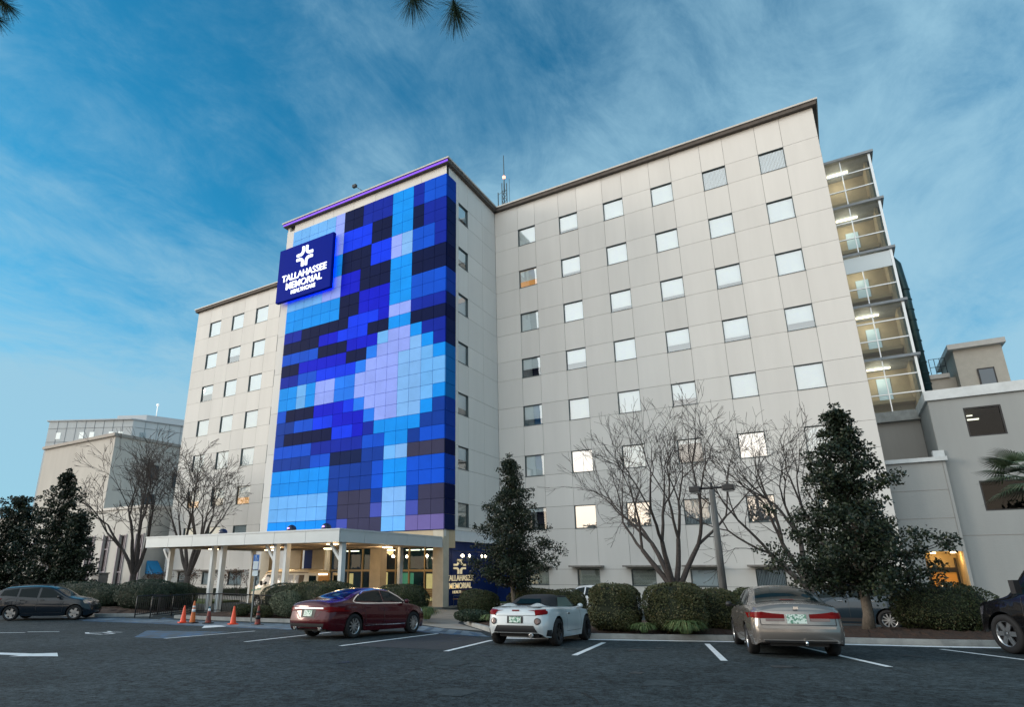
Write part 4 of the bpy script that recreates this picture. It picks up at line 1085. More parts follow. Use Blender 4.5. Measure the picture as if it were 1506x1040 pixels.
bush('shrub', gb(-3.45, 21.0), .60, .6, 1.22, 'smaller dark shrub merging into the broad one beside it, left of the lamp post base', M_hedge2, 6000, 2.8, 4)
bush('shrub', gb(-2.75, 23.2), .70, .7, 1.22, 'clipped shrub right of the lamp post, left of the silver beige sedan', M_hedge, 7000, 3.0, 5)
bush('shrub', gb(-12.6, 27.2), 1.25, 1.0, 1.25, 'brownish rounded shrub behind the roof of the white roadster', M_hedge2, 8000, 2.6, 6)
bush('shrub', gb(-10.9, 27.0), .95, .9, 1.2, 'low olive shrub behind the roadster windscreen, next to the brownish one', M_hedge2, 7000, 2.6, 7)
bush('shrub', gb(-14.9, 26.0), .98, .9, 1.18, 'round dark shrub between the entrance path and the conical evergreen', M_hedge, 8000, 2.3, 8)
bush('shrub', gb(-17.9, 24.0, .17), 1.25, 1.1, 1.42, 'big rounded shrub behind the front end of the red sedan', M_hedge, 11000, 2.6, 9)
bush('shrub', gb(-21.2, 22.2, .17), 1.9, 1.1, 1.55, 'wide dark hedge behind the rear of the red sedan', M_hedge, 13000, 2.8, 10)
bush('shrub', gb(-22.3, 21.2, .17), .85, .75, 1.12, 'pale silvery green shrub behind the accessible parking sign', M_hedge3, 7000, 2.4, 11)
bush('shrub', gb(-24.2, 23.0, .17), 1.7, .8, 1.42, 'long low dark hedge above and behind the pale shrub', M_hedge4, 8000, 2.8, 12)
bush('shrub', gb(2.35, 23.4), 1.25, 1.1, 1.36, 'ragged dark shrub in front of the lit orange entry, left of the black pickup', M_hedge, 9000, 2.5, 13, wob=.2)
bush('shrub', gb(-32.6, 20.6), 2.05, 1.25, 1.55, 'large dark hedge mound in front of the dark hatchback bonnet', M_hedge4, 13000, 2.4, 14)
bush('shrub', gb(-36.6, 20.8), 1.6, 1.1, 1.25, 'lower hedge mound to the left of the large dark one', M_hedge4, 8000, 2.4, 15)
bush('shrub', gb(-31.9, 22.0), 1.0, .9, 1.38, 'small dark hedge mound next to the first canopy column', M_hedge4, 6000, 2.4, 16)
bush('shrub', gb(-41.0, 21.6), 2.6, 1.2, 1.35, 'long hedge behind the dark hatchback', M_hedge4, 9000, 2.6, 17)
bush('shrub', gb(-13.4, 22.9), .75, .6, .45, 'tiny low dark shrub beside the entrance path', M_hedge4, 3500, 2.2, 18)
bush('shrub', gb(-24.6, 20.4), .55, .4, .5, 'low scrubby plant behind the orange cones, left one', M_hedge, 2200, 2.0, 19, wob=.3)
bush('shrub', gb(-23.3, 20.5), .55, .4, .5, 'low scrubby plant behind the orange cones, right one', M_hedge2, 2200, 2.0, 20, wob=.3)
def grass_tuft(loc, r, h, n, label, m, seed):
    rnd = random.Random(seed); s = MB()
    for _ in range(n):
        a = rnd.uniform(0, 2 * PI); d = Vector((math.cos(a), math.sin(a), 0)); rr = r * rnd.uniform(0, .3); L = h * rnd.uniform(.6, 1.1); o = rnd.uniform(.3, 1) * r
        p0 = d * rr; p1 = d * (rr + o * .4) + Vector((0, 0, L * .8)); p2 = d * (rr + o) + Vector((0, 0, L * .75)); p3 = d * (rr + o * 1.3) + Vector((0, 0, L * .35))
        w = Vector((-d.y, d.x, 0)) * .014
        for q0, q1, k0, k1 in ((p0, p1, 1, 1), (p1, p2, 1, .7), (p2, p3, .7, .1)):
            s.quad(q0 - w * k0, q0 + w * k0, q1 + w * k1, q1 - w * k1)
    o = s.build('grass_tuft', m); o.location = loc; tag(o, label, 'ornamental grass', 'strappy grass tufts in the mulch'); return o
M_strap = leafmat('strappy_leaf', (.05, .09, .03), (.11, .16, .06), (.2, .2, .08))
grass_tuft(gb(-4.05, 19.0, .2), .5, .42, 420, 'green strappy tuft at the foot of the broad rounded shrub', M_strap, 1)
grass_tuft(gb(-5.2, 18.85, .2), .35, .3, 260, 'small strappy tuft between the drum-shaped and the broad shrub', M_strap, 2)
grass_tuft(gb(-15.9, 23.2, .2), .5, .6, 380, 'strappy tuft by the front wheel of the red sedan', M_strap, 3)
grass_tuft(gb(-12.2, 22.4, .2), .4, .35, 260, 'strappy tuft left of the white roadster', M_strap, 4)

def limb(s, pts, r0, r1, n=6):
    k = len(pts) - 1
    s.tube(pts, [r0 + (r1 - r0) * (i / k) for i in range(k + 1)], n, cap=False)
def curve(p, d, L, rnd, steps=5, wob=.12, up=0.0):
    pts = [Vector(p)]; d = d.normalized()
    for _ in range(steps):
        d = (d + Vector((rnd.uniform(-1, 1), rnd.uniform(-1, 1), rnd.uniform(-1, 1))) * wob + Vector((0, 0, up))).normalized()
        pts.append(pts[-1] + d * L / steps)
    return pts, d
def bare_tree(name, loc, stems, h, spread, label, seed, m=None, lean=0, rm=.009):
    """vase-shaped crape myrtle: several rising stems, forking into fine twigs"""
    rnd = random.Random(seed); m = m or M_bark
    t_ = empty(name, loc, 0, label, 'tree', 'leafless trees by the hospital')
    tr = MB(); br = MB(); tw = MB()
    def grow(p, d, L, r, lev):
        pts, d2 = curve(p, d, L, rnd, 4, .13 if lev < 3 else .2, .05 if lev < 3 else .02)
        r1 = r * .70
        (tr if lev == 0 else br if lev < 4 else tw).tube(pts, [max(rm * .8, r + (r1 - r) * i / 4) for i in range(5)], 6 if lev < 2 else (4 if lev < 4 else 3), cap=False)
        if lev >= 6: return
        nf = 2 if lev < 2 else rnd.choice((2, 2, 3))
        for _ in range(nf):
            ax = d2.orthogonal().normalized(); ax = Matrix.Rotation(rnd.uniform(0, 2 * PI), 3, d2) @ ax
            ang = rnd.uniform(.22, .52) * (1.0 if lev < 3 else 1.25)
            nd = Matrix.Rotation(ang, 3, ax) @ d2
            grow(pts[-1], nd, L * rnd.uniform(.66, .9), max(r1 * rnd.uniform(.68, .87), rm), lev + 1)
        if lev >= 1:
            for _ in range(2 if lev > 2 else 1):
                q = pts[rnd.randint(1, 3)]; ax = Matrix.Rotation(rnd.uniform(0, 2 * PI), 3, d2) @ d2.orthogonal().normalized()
                if lev + 2 <= 6: grow(q, Matrix.Rotation(rnd.uniform(.4, .9), 3, ax) @ d2, L * rnd.uniform(.4, .65), max(r1 * .42, rm), lev + 2)
    base = Vector((0, 0, 0)); z0 = h * .13
    tr.tube([(0, 0, -.1), (.02, 0, z0 * .5), (0.0, 0, z0)], [h * .026, h * .021, h * .019], 8)
    for k, (az, tilt) in enumerate(stems):
        d = Vector((math.sin(tilt) * math.cos(az), math.sin(tilt) * math.sin(az), math.cos(tilt)))
        grow(Vector((0, 0, z0 * .93)), d, h * .245, h * .0145, 0)
    tr.build('trunk', m, t_); br.build('branches', m, t_); tw.build('twigs', m, t_)
    return t_
bare_tree('bare_tree', (-6.9, 31.0, 0.1), [(2.95, .80), (3.0, .38), (.2, .28), (0.3, .68), (4.4, .5)], 10.0, 4.5, 'leafless vase-shaped tree with many twigs in front of the long facade', 11)
bare_tree('bare_tree', (-1.3, 32.6, 0.1), [(3.1, .48), (2.7, .18), (2.9, .72), (.1, .35)], 9.6, 3, 'leafless tree half hidden behind the left side of the big ragged evergreen', 23)
bare_tree('bare_tree', (-48.4, 34.0, 0.1), [(.3, .5), (.2, .18), (3.2, .3), (3.0, .6), (1.4, .3)], 12.6, 5, 'leafless tree in front of the left wing, right one of the two', 31, rm=.017)
bare_tree('bare_tree', (-55.8, 33.6, 0.1), [(3.1, .7), (3.0, .35), (.1, .2), (.3, .5), (4.5, .3)], 13.6, 6, 'leafless spreading tree before the low cream building, left one of two', 47, rm=.018)

def evergreen(name, loc, h, prof, label, seed, dens=1.0, m=None, trunk_r=.13, clear=.18, size=.10, lean=(0, 0), extra=()):
    """tapered trunk, tiers of limbs, leaf clumps along and at the end of every limb; prof: (height fraction, radius)"""
    rnd = random.Random(seed); m = m or M_ever
    t_ = empty(name, loc, 0, label, 'tree')
    tr, br, fo = MB(), MB(), MB()
    N_ = 14
    tp = [Vector((lean[0] * (i / N_) + .05 * math.sin(i * 1.3), lean[1] * (i / N_) + .04 * math.cos(i * 1.7), h * .97 * i / N_)) for i in range(N_ + 1)]
    tr.tube(tp, [trunk_r * (1 - .9 * i / N_) * (1.25 if i == 0 else 1) for i in range(N_ + 1)], 8)
    def R(f):
        for (a, ra), (b, rb) in zip(prof[:-1], prof[1:]):
            if a <= f <= b: return ra + (rb - ra) * (f - a) / (b - a)
        return prof[-1][1]
    def clump(c, r, n):
        sq = rnd.uniform(.55, .9)
        for _ in range(int(n)):
            v = Vector((rnd.gauss(0, 1), rnd.gauss(0, 1), rnd.gauss(0, 1) * sq)); v = v.normalized() * r * rnd.uniform(.35, 1.05)
            leaf(fo, c + v, v + Vector((0, 0, .3 * r)), size * rnd.uniform(.65, 1.3), rnd)
    nl = int(h * 11 * dens)
    for i in range(nl):
        f = clear + (1 - clear) * ((i + rnd.random()) / nl) ** 1.25; L = R(f) * rnd.choice((.4, .6, .8, .95, 1.05, 1.15)) * (.72 + .45 * abs(math.sin(f * PI * 6.5)) ** 1.5)
        az = i * 2.399 + rnd.uniform(-.4, .4)
        k = min(N_ - 1, int(f / .97 * N_ * .98)); p0 = tp[k].lerp(tp[k + 1], f / .97 * N_ - k if k < N_ - 1 else 0)
        rise = .15 + .5 * f
        d = Vector((math.cos(az), math.sin(az), rise)).normalized()
        pts, _ = curve(p0, d, max(.25, L), rnd, 4, .12, .02)
        br.tube(pts, [max(.008, .035 * (1 - f * .6) * (1 - j / 5)) for j in range(5)], 4, cap=False)
        for j in range(1, 5):
            if j == 1 and rnd.random() < .5: continue
            for _ in range(2):
                c = pts[j] + Vector((rnd.gauss(0, .14), rnd.gauss(0, .14), rnd.gauss(0, .08))) * (.45 + R(f) * .35)
                rr = rnd.uniform(.13, .27) * (.5 + .33 * R(f)); clump(c, rr, 30 * dens * (rr / .2) ** 1.4 * (.09 / size))
    for (x, y, z, r) in extra: clump(Vector((x, y, z)), r, 160)
    clump(tp[-1], .16, 40); clump(tp[-1] + Vector((0, 0, -.3)), .22, 50)
    tr.build('trunk', mat('pale_trunk_bark', (.17, .14, .11), .9, var=.5, vscale=12, bump=.4), t_); br.build('branches', M_bark, t_); fo.build('crown', m, t_)
    return t_
evergreen('evergreen_tree', gb(.42, 22.4, .2), 7.1, [(0, 1.3), (.14, 2.1), (.26, 2.2), (.40, 1.75), (.52, 1.4), (.66, 1.0), (.8, .55), (.92, .2), (1, .03)],
          'big dark ragged evergreen between the silver beige sedan and the black pickup', 5, 1.7, trunk_r=.15, clear=.15, size=.095, lean=(.2, 0))
evergreen('evergreen_tree', gb(-13.2, 26.3, .2), 7.75, [(0, 1.0), (.17, 2.0), (.3, 2.0), (.42, 1.5), (.55, 1.35), (.66, .95), (.8, .55), (.92, .22), (1, .04)],
          'slim conical evergreen in front of the corner beside the navy wall', 6, 1.55, trunk_r=.12, clear=.17, size=.095)
evergreen('evergreen_tree', (-58.2, 27.6, 0), 11.2, [(0, 2), (.1, 3.0), (.3, 2.9), (.5, 2.2), (.7, 1.5), (.85, .9), (.95, .5), (1, .2)],
          'dark bushy evergreen behind the dark hatchback, tallest of the left evergreens', 7, 1.05, trunk_r=.22, clear=.05, size=.22)
evergreen('evergreen_tree', (-54.6, 27.4, 0), 7.0, [(0, 1.2), (.12, 1.7), (.35, 1.8), (.6, 1.4), (.8, .9), (.95, .9), (1, .3)],
          'shorter dark evergreen right of the tallest left evergreen', 8, 1.3, trunk_r=.18, clear=.05, size=.2)
evergreen('evergreen_tree', (-64.5, 27.0, 0), 9.0, [(0, 1.5), (.12, 3.0), (.35, 3.1), (.6, 2.6), (.8, 1.7), (.95, .9), (1, .3)],
          'dark evergreen cut by the left edge of the view', 9, 1.3, trunk_r=.18, clear=.05, size=.2)
# palm fronds at the right edge
t_ = empty('fan_palm', (5.7, 25.4, 0), 0, 'fan palm with spiky fronds reaching in from the right edge above the black pickup', 'palm tree')
MB().tube([(0, 0, 0), (.05, 0, 2.5), (0, 0, 5.0)], [.2, .16, .15], 10).build('trunk', M_bark, t_)
M_palm = leafmat('palm_leaf', (.03, .06, .03), (.07, .11, .06), (.12, .16, .10))
rnd = random.Random(4)
s = MB()
for k in range(22):
    az = k * 2.399; el = rnd.uniform(-.5, .95); d = Vector((math.cos(az) * math.cos(el), math.sin(az) * math.cos(el), math.sin(el)))
    if k == 0: d = Vector((-1, -.25, .05)).normalized()
    if k == 1: d = Vector((-.9, .1, -.35)).normalized()
    if k == 2: d = Vector((-.8, -.3, .5)).normalized()
    L = rnd.uniform(.8, 1.0); c = Vector((0, 0, 5.0)) + d * L
    s.tube([(0, 0, 4.95), tuple(c)], .015, 4)
    u = d.cross(Vector((0, 0, 1))).normalized(); w = u.cross(d)
    for j in range(26):
        a = -1.75 + 3.5 * j / 25; dd = d * math.cos(a) + u * math.sin(a); q = c + dd * .85 * (1 - .12 * abs(a)) + Vector((0, 0, -.16)); mid = c + dd * .45
        ww = dd.cross(w).normalized() * .022
        s.quad(c - ww * .3, c + ww * .3, mid + ww, mid - ww); s.quad(mid - ww, mid + ww, q + ww * .1, q - ww * .1)
s.build('fronds', M_palm, t_)
# pine sprays from a pine standing beside the camera
def pine(loc, tips, label, seed, trunk):
    rnd = random.Random(seed); t_ = empty('pine_tree', trunk, 0, label, 'tree', )
    s = MB(); T = Vector(trunk)
    MB().tube([(0, 0, 0), (.1, 0, 6), (0, .1, 14)], [.24, .2, .14], 10).build('trunk', mat('pine_bark', (.12, .07, .05), .95, var=.5, vscale=6), t_)
    for (p, L, n) in tips:
        p = Vector(p) - T; a = Vector((0, 0, p.z + 1.6)); b = MB()
        b.tube([a, a.lerp(p, .5) + Vector((0, 0, .25)), a.lerp(p, .85) + Vector((0, 0, .12)), p], [.07, .045, .018, .009], 5); b.build('branch', mat('pine_bark', (.12, .07, .05), .95), t_)
        ax = (p - a).normalized()
        for _ in range(n):
            d = Vector((rnd.gauss(0, 1), rnd.gauss(0, 1), rnd.gauss(0, 1))).normalized() + ax * .55 + Vector((0, 0, -.25)); d.normalize()
            q0 = p - ax * rnd.uniform(0, .10); q1 = q0 + d * L * rnd.uniform(.75, 1.1) + Vector((0, 0, -.02)); w = d.orthogonal().normalized() * .0016
            s.quad(q0 - w, q0 + w, q1 + w * .4, q1 - w * .4)
    s.build('needles', leafmat('pine_needle', (.012, .03, .015), (.03, .06, .025), (.06, .08, .03)), t_)
pine(None, [((-2.50, 4.0, 7.72), .27, 380), ((-2.86, 3.76, 7.86), .27, 320)], 'long-needled pine whose two branch tips hang into the top middle of the sky', 2, (-1.0, -1.5, .9))
pine(None, [((-6.33, 1.60, 7.72), .17, 260), ((-6.42, 1.50, 7.92), .20, 300), ((-6.44, 1.60, 7.60), .15, 160)], 'pine whose needle tuft shows in the top left corner', 3, (-7.6, -2.2, .9))
# roses in front of the left wing
def rose(loc, h, label, seed, grp):
    rnd = random.Random(seed); t_ = empty('rose_bush', loc, 0, label, 'rose bush', grp); s = MB(); f = MB()
    for k in range(7):
        d = Vector((rnd.uniform(-.3, .3), rnd.uniform(-.3, .3), 1)); pts, _ = curve((0, 0, 0), d, h * rnd.uniform(.7, 1), rnd, 4, .12); s.tube(pts, .016, 4)
        for _ in range(26): leaf(f, pts[-1] + Vector((rnd.gauss(0, .16), rnd.gauss(0, .16), rnd.gauss(0, .16))), Vector((rnd.gauss(0, 1), rnd.gauss(0, 1), 1)), .13, rnd)
    s.build('stems', M_bark, t_); f.build('leaves', leafmat('red_tipped_leaf', (.05, .035, .02), (.10, .05, .03), (.22, .05, .03)), t_)
for i, x in enumerate((-56.2, -54.2, -51.6, -49.7, -46.2, -44.6, -42.2, -40.2)):
    rose((x, 35.5 + .4 * (i % 3), .1), 1.9 + .3 * (i % 2), 'thin leggy rose bush in front of the left wing, %s from the left' % names_[i], 60 + i, 'rose bushes in front of the left wing')
bush('hedge', (-48.5, 36.9, .12), 9.5, .4, .6, 'long knee-high clipped hedge along the foot of the left wing', M_hedge4, 6000, 6, 40, group='low hedges by the left wing', size=.11)

# row of trees on the far side of the lot, behind the camera (seen only as reflections)
def far_tree(x, y, h, r, seed, label):
    rnd = random.Random(seed); t_ = empty('street_tree', (x, y, gz(x, y)), 0, label, 'tree', 'trees along the far edge of the lot'); f = MB()
    MB().tube([(0, 0, 0), (.2, 0, h * .3), (0, 0, h * .8)], [.35, .25, .08], 8).build('trunk', M_bark, t_)
    for _ in range(46):
        v = Vector((rnd.gauss(0, 1), rnd.gauss(0, 1), rnd.gauss(0, .8))).normalized() * rnd.uniform(.3, 1)
        c = Vector((v.x * r, v.y * r, h * .62 + v.z * h * .36)); rr = rnd.uniform(.8, 1.5)
        for _ in range(60):
            w = Vector((rnd.gauss(0, 1), rnd.gauss(0, 1), rnd.gauss(0, .7))).normalized() * rr * rnd.uniform(.5, 1); leaf(f, c + w, w, .62, rnd)
    f.build('crown', M_ever, t_)
for i in range(13):
    rnd = random.Random(i); x = -66 + i * 9 + rnd.uniform(-2, 2)
    far_tree(x, -24 - rnd.uniform(0, 8) - .25 * abs(x + 10), rnd.uniform(8, 12), rnd.uniform(3.2, 4.6), i, 'leafy roadside tree behind the viewpoint, %s of the row from the west' % (names_ + ['eleventh', 'twelfth', 'thirteenth'])[i])
# ================================================================== CARS
def interp(pts, x):
    if x <= pts[0][0]: return pts[0][1]
    if x >= pts[-1][0]: return pts[-1][1]
    for i in range(len(pts) - 1):
        a, b = pts[i], pts[i + 1]
        if a[0] <= x <= b[0]:
            # monotone-ish smooth (Catmull tangents, limited)
            h = b[0] - a[0]; 
            if h < 1e-9: return b[1]
            s0 = (b[1] - a[1]) / h
            def tan(k):
                if k <= 0 or k >= len(pts) - 1: return None
                p, q, r = pts[k - 1], pts[k], pts[k + 1]
                l, rr = (q[1] - p[1]) / max(1e-9, q[0] - p[0]), (r[1] - q[1]) / max(1e-9, r[0] - q[0])
                return 0.0 if l * rr <= 0 else 2 * l * rr / (l + rr)
            m0 = tan(i); m1 = tan(i + 1); m0 = s0 if m0 is None else m0; m1 = s0 if m1 is None else m1
            t = (x - a[0]) / h
            return (2*t**3-3*t**2+1)*a[1] + (t**3-2*t**2+t)*h*m0 + (-2*t**3+3*t**2)*b[1] + (t**3-t**2)*h*m1
M_carglass = mat('car_glass', (.005, .012, .014), .05, spec=.13)
M_trim = mat('black_plastic', (.015, .015, .017), .55)
M_red = mat('tail_lamp_red', (.15, .001, .002), .3, spec=.12)
M_redlit = mat('tail_lamp_red_lit', (.5, .01, .01), .2, coat=1.0, emit=(1, .03, .03), estr=1.2)
M_plate = mat('licence_plate', (.62, .72, .66), .5, c2=(.10, .26, .18), vscale=22, ramp=(.44, .50), detail=1)
M_clear = mat('clear_lamp', (.55, .58, .6), .12, metal=.5, coat=1.0)
M_rim = mat('alloy_rim', (.50, .52, .54), .28, metal=.9)
M_rimdark = mat('dark_alloy', (.03, .03, .035), .3, metal=.7)
def paint(name, c, flake=.35): return mat(name, c, .25, metal=flake, coat=.55, var=.04, vscale=4, spec=.25)
class Car:
    def __init__(s, name, loc, heading, label, cat, p, group='cars parked in the hospital lot'):
        s.p = p; s.t = empty(name, (0, 0, 0), 0, label, cat, group)
        s.name = name; s.loc = loc; s.h = heading
        s.body()
    def ring(s, x):
        p = s.p; zb = interp(p['belt'], x); zt = interp(p['top'], x); hw = interp(p['plan'], x)
        zl = interp(p['low'], x)
        for wx in (-p['wb'] / 2, p['wb'] / 2):
            ra = p['r'] + .055; dx = abs(x - wx)
            if dx < ra: zl = max(zl, p['r'] + math.sqrt(ra * ra - dx * dx))
        zb = min(zb, zt - .02); zl = min(zl, zb - .04)
        crown = p.get('crown', .05); tumble = p.get('tumble', .36)
        pts = []
        nlow = 9
        for k in range(nlow):
            f = k / (nlow - 1); z = zl + (zb - zl) * f
            # section: tucked sill, widest at ~55 % height, shoulder pulled in
            a = (z - .18) / max(.1, (zb - .18)); sec = 1 - .055 * max(0, .42 - a) ** 1.0 / .42 - .045 * max(0, a - .62) / .38
            wx_ = min(abs(x + p['wb'] / 2), abs(x - p['wb'] / 2)); fl = .016 * max(0, 1 - wx_ / (p['r'] + .16)) * (1 if z < zb - .1 else .4)
            pts.append((hw * sec + fl, z))
        yb = pts[-1][0]; ze = max(zb + .012, zt - crown - .015)
        inset_ = .03; gh = ze - zb
        for k in range(1, 6):
            f = k / 5; y = yb - inset_ * min(1, gh / .1) * min(1, f * 2) - tumble * gh * f ** 1.15
            pts.append((y, zb + gh * f))
        ye = pts[-1][0]; n = 7
        for k in range(1, n + 1):
            f = k / n; y = ye * (1 - f); u = 1 - f
            pts.append((y, ze + (zt - ze) * (1 - u ** 2.6)))
        return pts
    def bul(s, x, z):
        p = s.p; dx = 0
        e = x - (p['x1'] - .7)
        if e > 0: dx -= (e / .7) ** 2 * p.get('nose', .12) * max(0, (z - .45)) / .5; dx -= (e / .7) ** 2 * .10 * max(0, .40 - z) / .25
        e = (p['x0'] + .5) - x
        if e > 0: dx += (e / .5) ** 2 * p.get('tail', .08) * max(0, (z - .50)) / .5; dx += (e / .5) ** 2 * .10 * max(0, .42 - z) / .25
        return dx
    def body(s):
        p = s.p; m = MB(); n = 120; st = []
        for i in range(n + 1):
            f = i / n; x = p['x0'] + (p['x1'] - p['x0']) * (.5 - .5 * math.cos(PI * f)) * .5 + (p['x1'] - p['x0']) * f * .5
            st.append(x)
        rows = []
        for x in st:
            r = s.ring(x); ids = []
            full = [(y, z) for y, z in r] + [(-y, z) for y, z in reversed(r[:-1])]
            for y, z in full: ids.append(m.vert((y, x + s.bul(x, z), z)))
            rows.append(ids)
        k = len(rows[0])
        for i in range(n):
            for j in range(k - 1): m.face((rows[i][j], rows[i + 1][j], rows[i + 1][j + 1], rows[i][j + 1]), True)
        # end caps: bands across the car
        for ids, fl in ((rows[0], 0), (rows[-1], 1)):
            for j in range(k // 2):
                a, b, c, d = ids[j], ids[j + 1], ids[k - 2 - j], ids[k - 1 - j]
                if b == c: f = (a, b, d)
                else: f = (a, b, c, d)
                m.face(f if not fl else f[::-1], True)
        s.bvh = BVHTree.FromPolygons([Vector(v) for v in m.v], [list(f) for f in m.f])
        s.body_o = m.build('body', p['paint'], s.t)
        u = MB(); r = p['r']; w = p['plan'][len(p['plan']) // 2][1]
        u.box(-w * .62, w * .62, p['x0'] + .25, p['x1'] - .25, .22, .62); u.box(-w * .93, w * .93, -p['wb'] / 2 + r + .07, p['wb'] / 2 - r - .07, .20, .5)
        for wx in (-p['wb'] / 2, p['wb'] / 2):
            u.box(-w * .9, w * .9, wx - r - .05, wx + r + .05, r + .06, r + .12) if r + .12 < interp(p['belt'], wx) - .05 else None
        u.build('underbody', M_trim, s.t)
        for wx in (-p['wb'] / 2, p['wb'] / 2):
            for sd in (-1, 1): s.wheel(sd, wx)
    def wheel(s, sd, wx):
        p = s.p; r = p['r']; w = .11; hw = interp(p['plan'], wx) * .985; xc = sd * (hw - w + .015)
        t = MB().lathe([(r * .66, -w), (r * .90, -w * 1.02), (r * .985, -w * .8), (r, -w * .3), (r, w * .3), (r * .985, w * .8), (r * .90, w * 1.02), (r * .66, w)], (0, 0, 0), 'x', 28, True, True).build('wheel', M_rubber, s.t)
        t.location = (xc, wx, r)
        m = MB(); f = sd * w * .8
        rimr = r * .68
        m.lathe([(rimr, -sd * w * .9), (rimr, f * 1.05), (rimr * .93, f * 1.12), (rimr * .90, f * .5), (rimr * .9, -sd * w * .9)], (0, 0, 0), 'x', 28, True, False)
        ns = p.get('spokes', 5)
        for k in range(ns):
            a = 2 * PI * k / ns; wsp = p.get('spw', .045)
            dirv = Vector((0, math.cos(a), math.sin(a))); tn = Vector((0, -math.sin(a), math.cos(a)))
            m.obox(Vector((f * .85, 0, 0)) + dirv * rimr * .5, dirv * rimr * .47, tn * wsp, Vector((.014, 0, 0)))
        m.lathe([(0, f * 1.02), (.05, f * 1.0), (.062, f * .8), (.062, 0)], (0, 0, 0), 'x', 12)
        m.build('rim', p.get('rim', M_rim), t)
        d = MB().lathe([(rimr * .88, f * .25), (0, f * .25)], (0, 0, 0), 'x', 20); d.build('brake_disc', mat('brake_dark', (.04, .04, .045), .5, metal=.5), t)
    def patch(s, name, poly, view, m, off=.006, parent=None, nu=12, nv=8, thick=True, sides=(1,)):
        """polygon in a 2-D view laid onto the body: view 'side' (y, z), 'rear'/'front' (x, z), 'top' (x, y)"""
        res = []
        for sd in sides:
            pl = [(a * (sd if view != 'side' else 1), b) for a, b in poly]
            b0, b1 = min(q[1] for q in pl), max(q[1] for q in pl); grid = []
            for v in range(nv + 1):
                bb = b0 + (b1 - b0) * (v / nv); bb = min(max(bb, b0 + 1e-5), b1 - 1e-5); xs_ = []
                for k in range(len(pl)):
                    (ax, ay), (bx, by) = pl[k], pl[(k + 1) % len(pl)]
                    if (ay <= bb < by) or (by <= bb < ay): xs_.append(ax + (bx - ax) * (bb - ay) / (by - ay))
                if len(xs_) < 2: continue
                xa, xb = min(xs_), max(xs_); row = []
                for u_ in range(nu + 1):
                    a = xa + (xb - xa) * u_ / nu
                    if view == 'side': o_, d_ = Vector((sd * 3, a, bb)), Vector((-sd, 0, 0))
                    elif view == 'rear': o_, d_ = Vector((a, -6, bb)), Vector((0, 1, 0))
                    elif view == 'front': o_, d_ = Vector((a, 6, bb)), Vector((0, -1, 0))
                    else: o_, d_ = Vector((a, bb, 4)), Vector((0, 0, -1))
                    hit = s.bvh.ray_cast(o_, d_)
                    row.append(hit[0] + (hit[1] if hit[1].dot(d_) < 0 else -hit[1]) * off if hit[0] is not None else None)
                grid.append(row)
            mb = MB()
            idx = [[mb.vert(p) if p is not None else None for p in r] for r in grid]
            for i in range(len(grid) - 1):
                for j in range(nu):
                    q = (idx[i][j], idx[i][j + 1], idx[i + 1][j + 1], idx[i + 1][j])
                    if None in q: continue
                    P_ = [Vector(mb.v[t]) for t in q]
                    if max((P_[0] - P_[2]).length, (P_[1] - P_[3]).length) > .9: continue
                    mb.face(q, True)
            if mb.f: res.append(mb.build(name, m, parent or s.t))
        return res
    def seam(s, pts, view='side', w=.012, sides=(-1, 1)):
        mb = MB()
        for sd in sides:
            prev = None
            for (a0, b0), (a1, b1) in zip(pts[:-1], pts[1:]):
                n = max(2, int(math.hypot(a1 - a0, b1 - b0) / .08))
                for k in range(n + 1):
                    a, b = a0 + (a1 - a0) * k / n, b0 + (b1 - b0) * k / n
                    if view == 'side': o_, d_ = Vector((sd * 3, a, b)), Vector((-sd, 0, 0))
                    elif view == 'rear': o_, d_ = Vector((a, -6, b)), Vector((0, 1, 0))
                    else: o_, d_ = Vector((a, b, 4)), Vector((0, 0, -1))
                    hit = s.bvh.ray_cast(o_, d_)
                    if hit[0] is None: prev = None; continue
                    nr = hit[1] if hit[1].dot(d_) < 0 else -hit[1]
                    p = hit[0] + nr * .004
                    if prev is not None and (p - prev[0]).length < .3 and (p - prev[0]).length > 1e-4:
                        t = (p - prev[0]).normalized(); c = t.cross(nr).normalized() * w / 2
                        mb.quad(prev[0] - c, prev[0] + c, p + c, p - c)
                    prev = (p,)
        return mb
    def add(s, name, mb, m, parent=None, bevel=0): return mb.build(name, m, parent or s.t, bevel)
    def mirror(s, y, z, w=.11, h=.14, m=None, out=.16):
        for sd in (-1, 1):
            hit = s.bvh.ray_cast(Vector((sd * 3, y, z)), Vector((-sd, 0, 0)))
            x = hit[0].x if hit[0] is not None else sd * .8
            mb = MB().lathe([(0, -.06), (h * .42, -.05), (h * .5, .02), (h * .36, .09), (0, .12)], (0, 0, 0), 'y', 12) if h < .2 else MB().box(-h * .26, h * .26, -.06, .07, -h * .5, h * .5)
            mb.v = [(vx * (w / h) * 1.5 + x + sd * out, vy + y, vz + z + .04) for vx, vy, vz in mb.v]
            mb.tube([(x - sd * .02, y, z), (x + sd * out, y, z + .02)], .02, 6)
            s.add('side_mirror', mb, m or s.p['paint'])
    def handles(s, ys, z, m=None):
        for sd in (-1, 1):
            for y in ys:
                hit = s.bvh.ray_cast(Vector((sd * 3, y, z)), Vector((-sd, 0, 0)))
                if hit[0] is not None: s.add('door_handle', MB().box(hit[0].x - .02, hit[0].x + .02, y - .09, y + .09, z - .014, z + .014), m or s.p['paint'], bevel=.005)
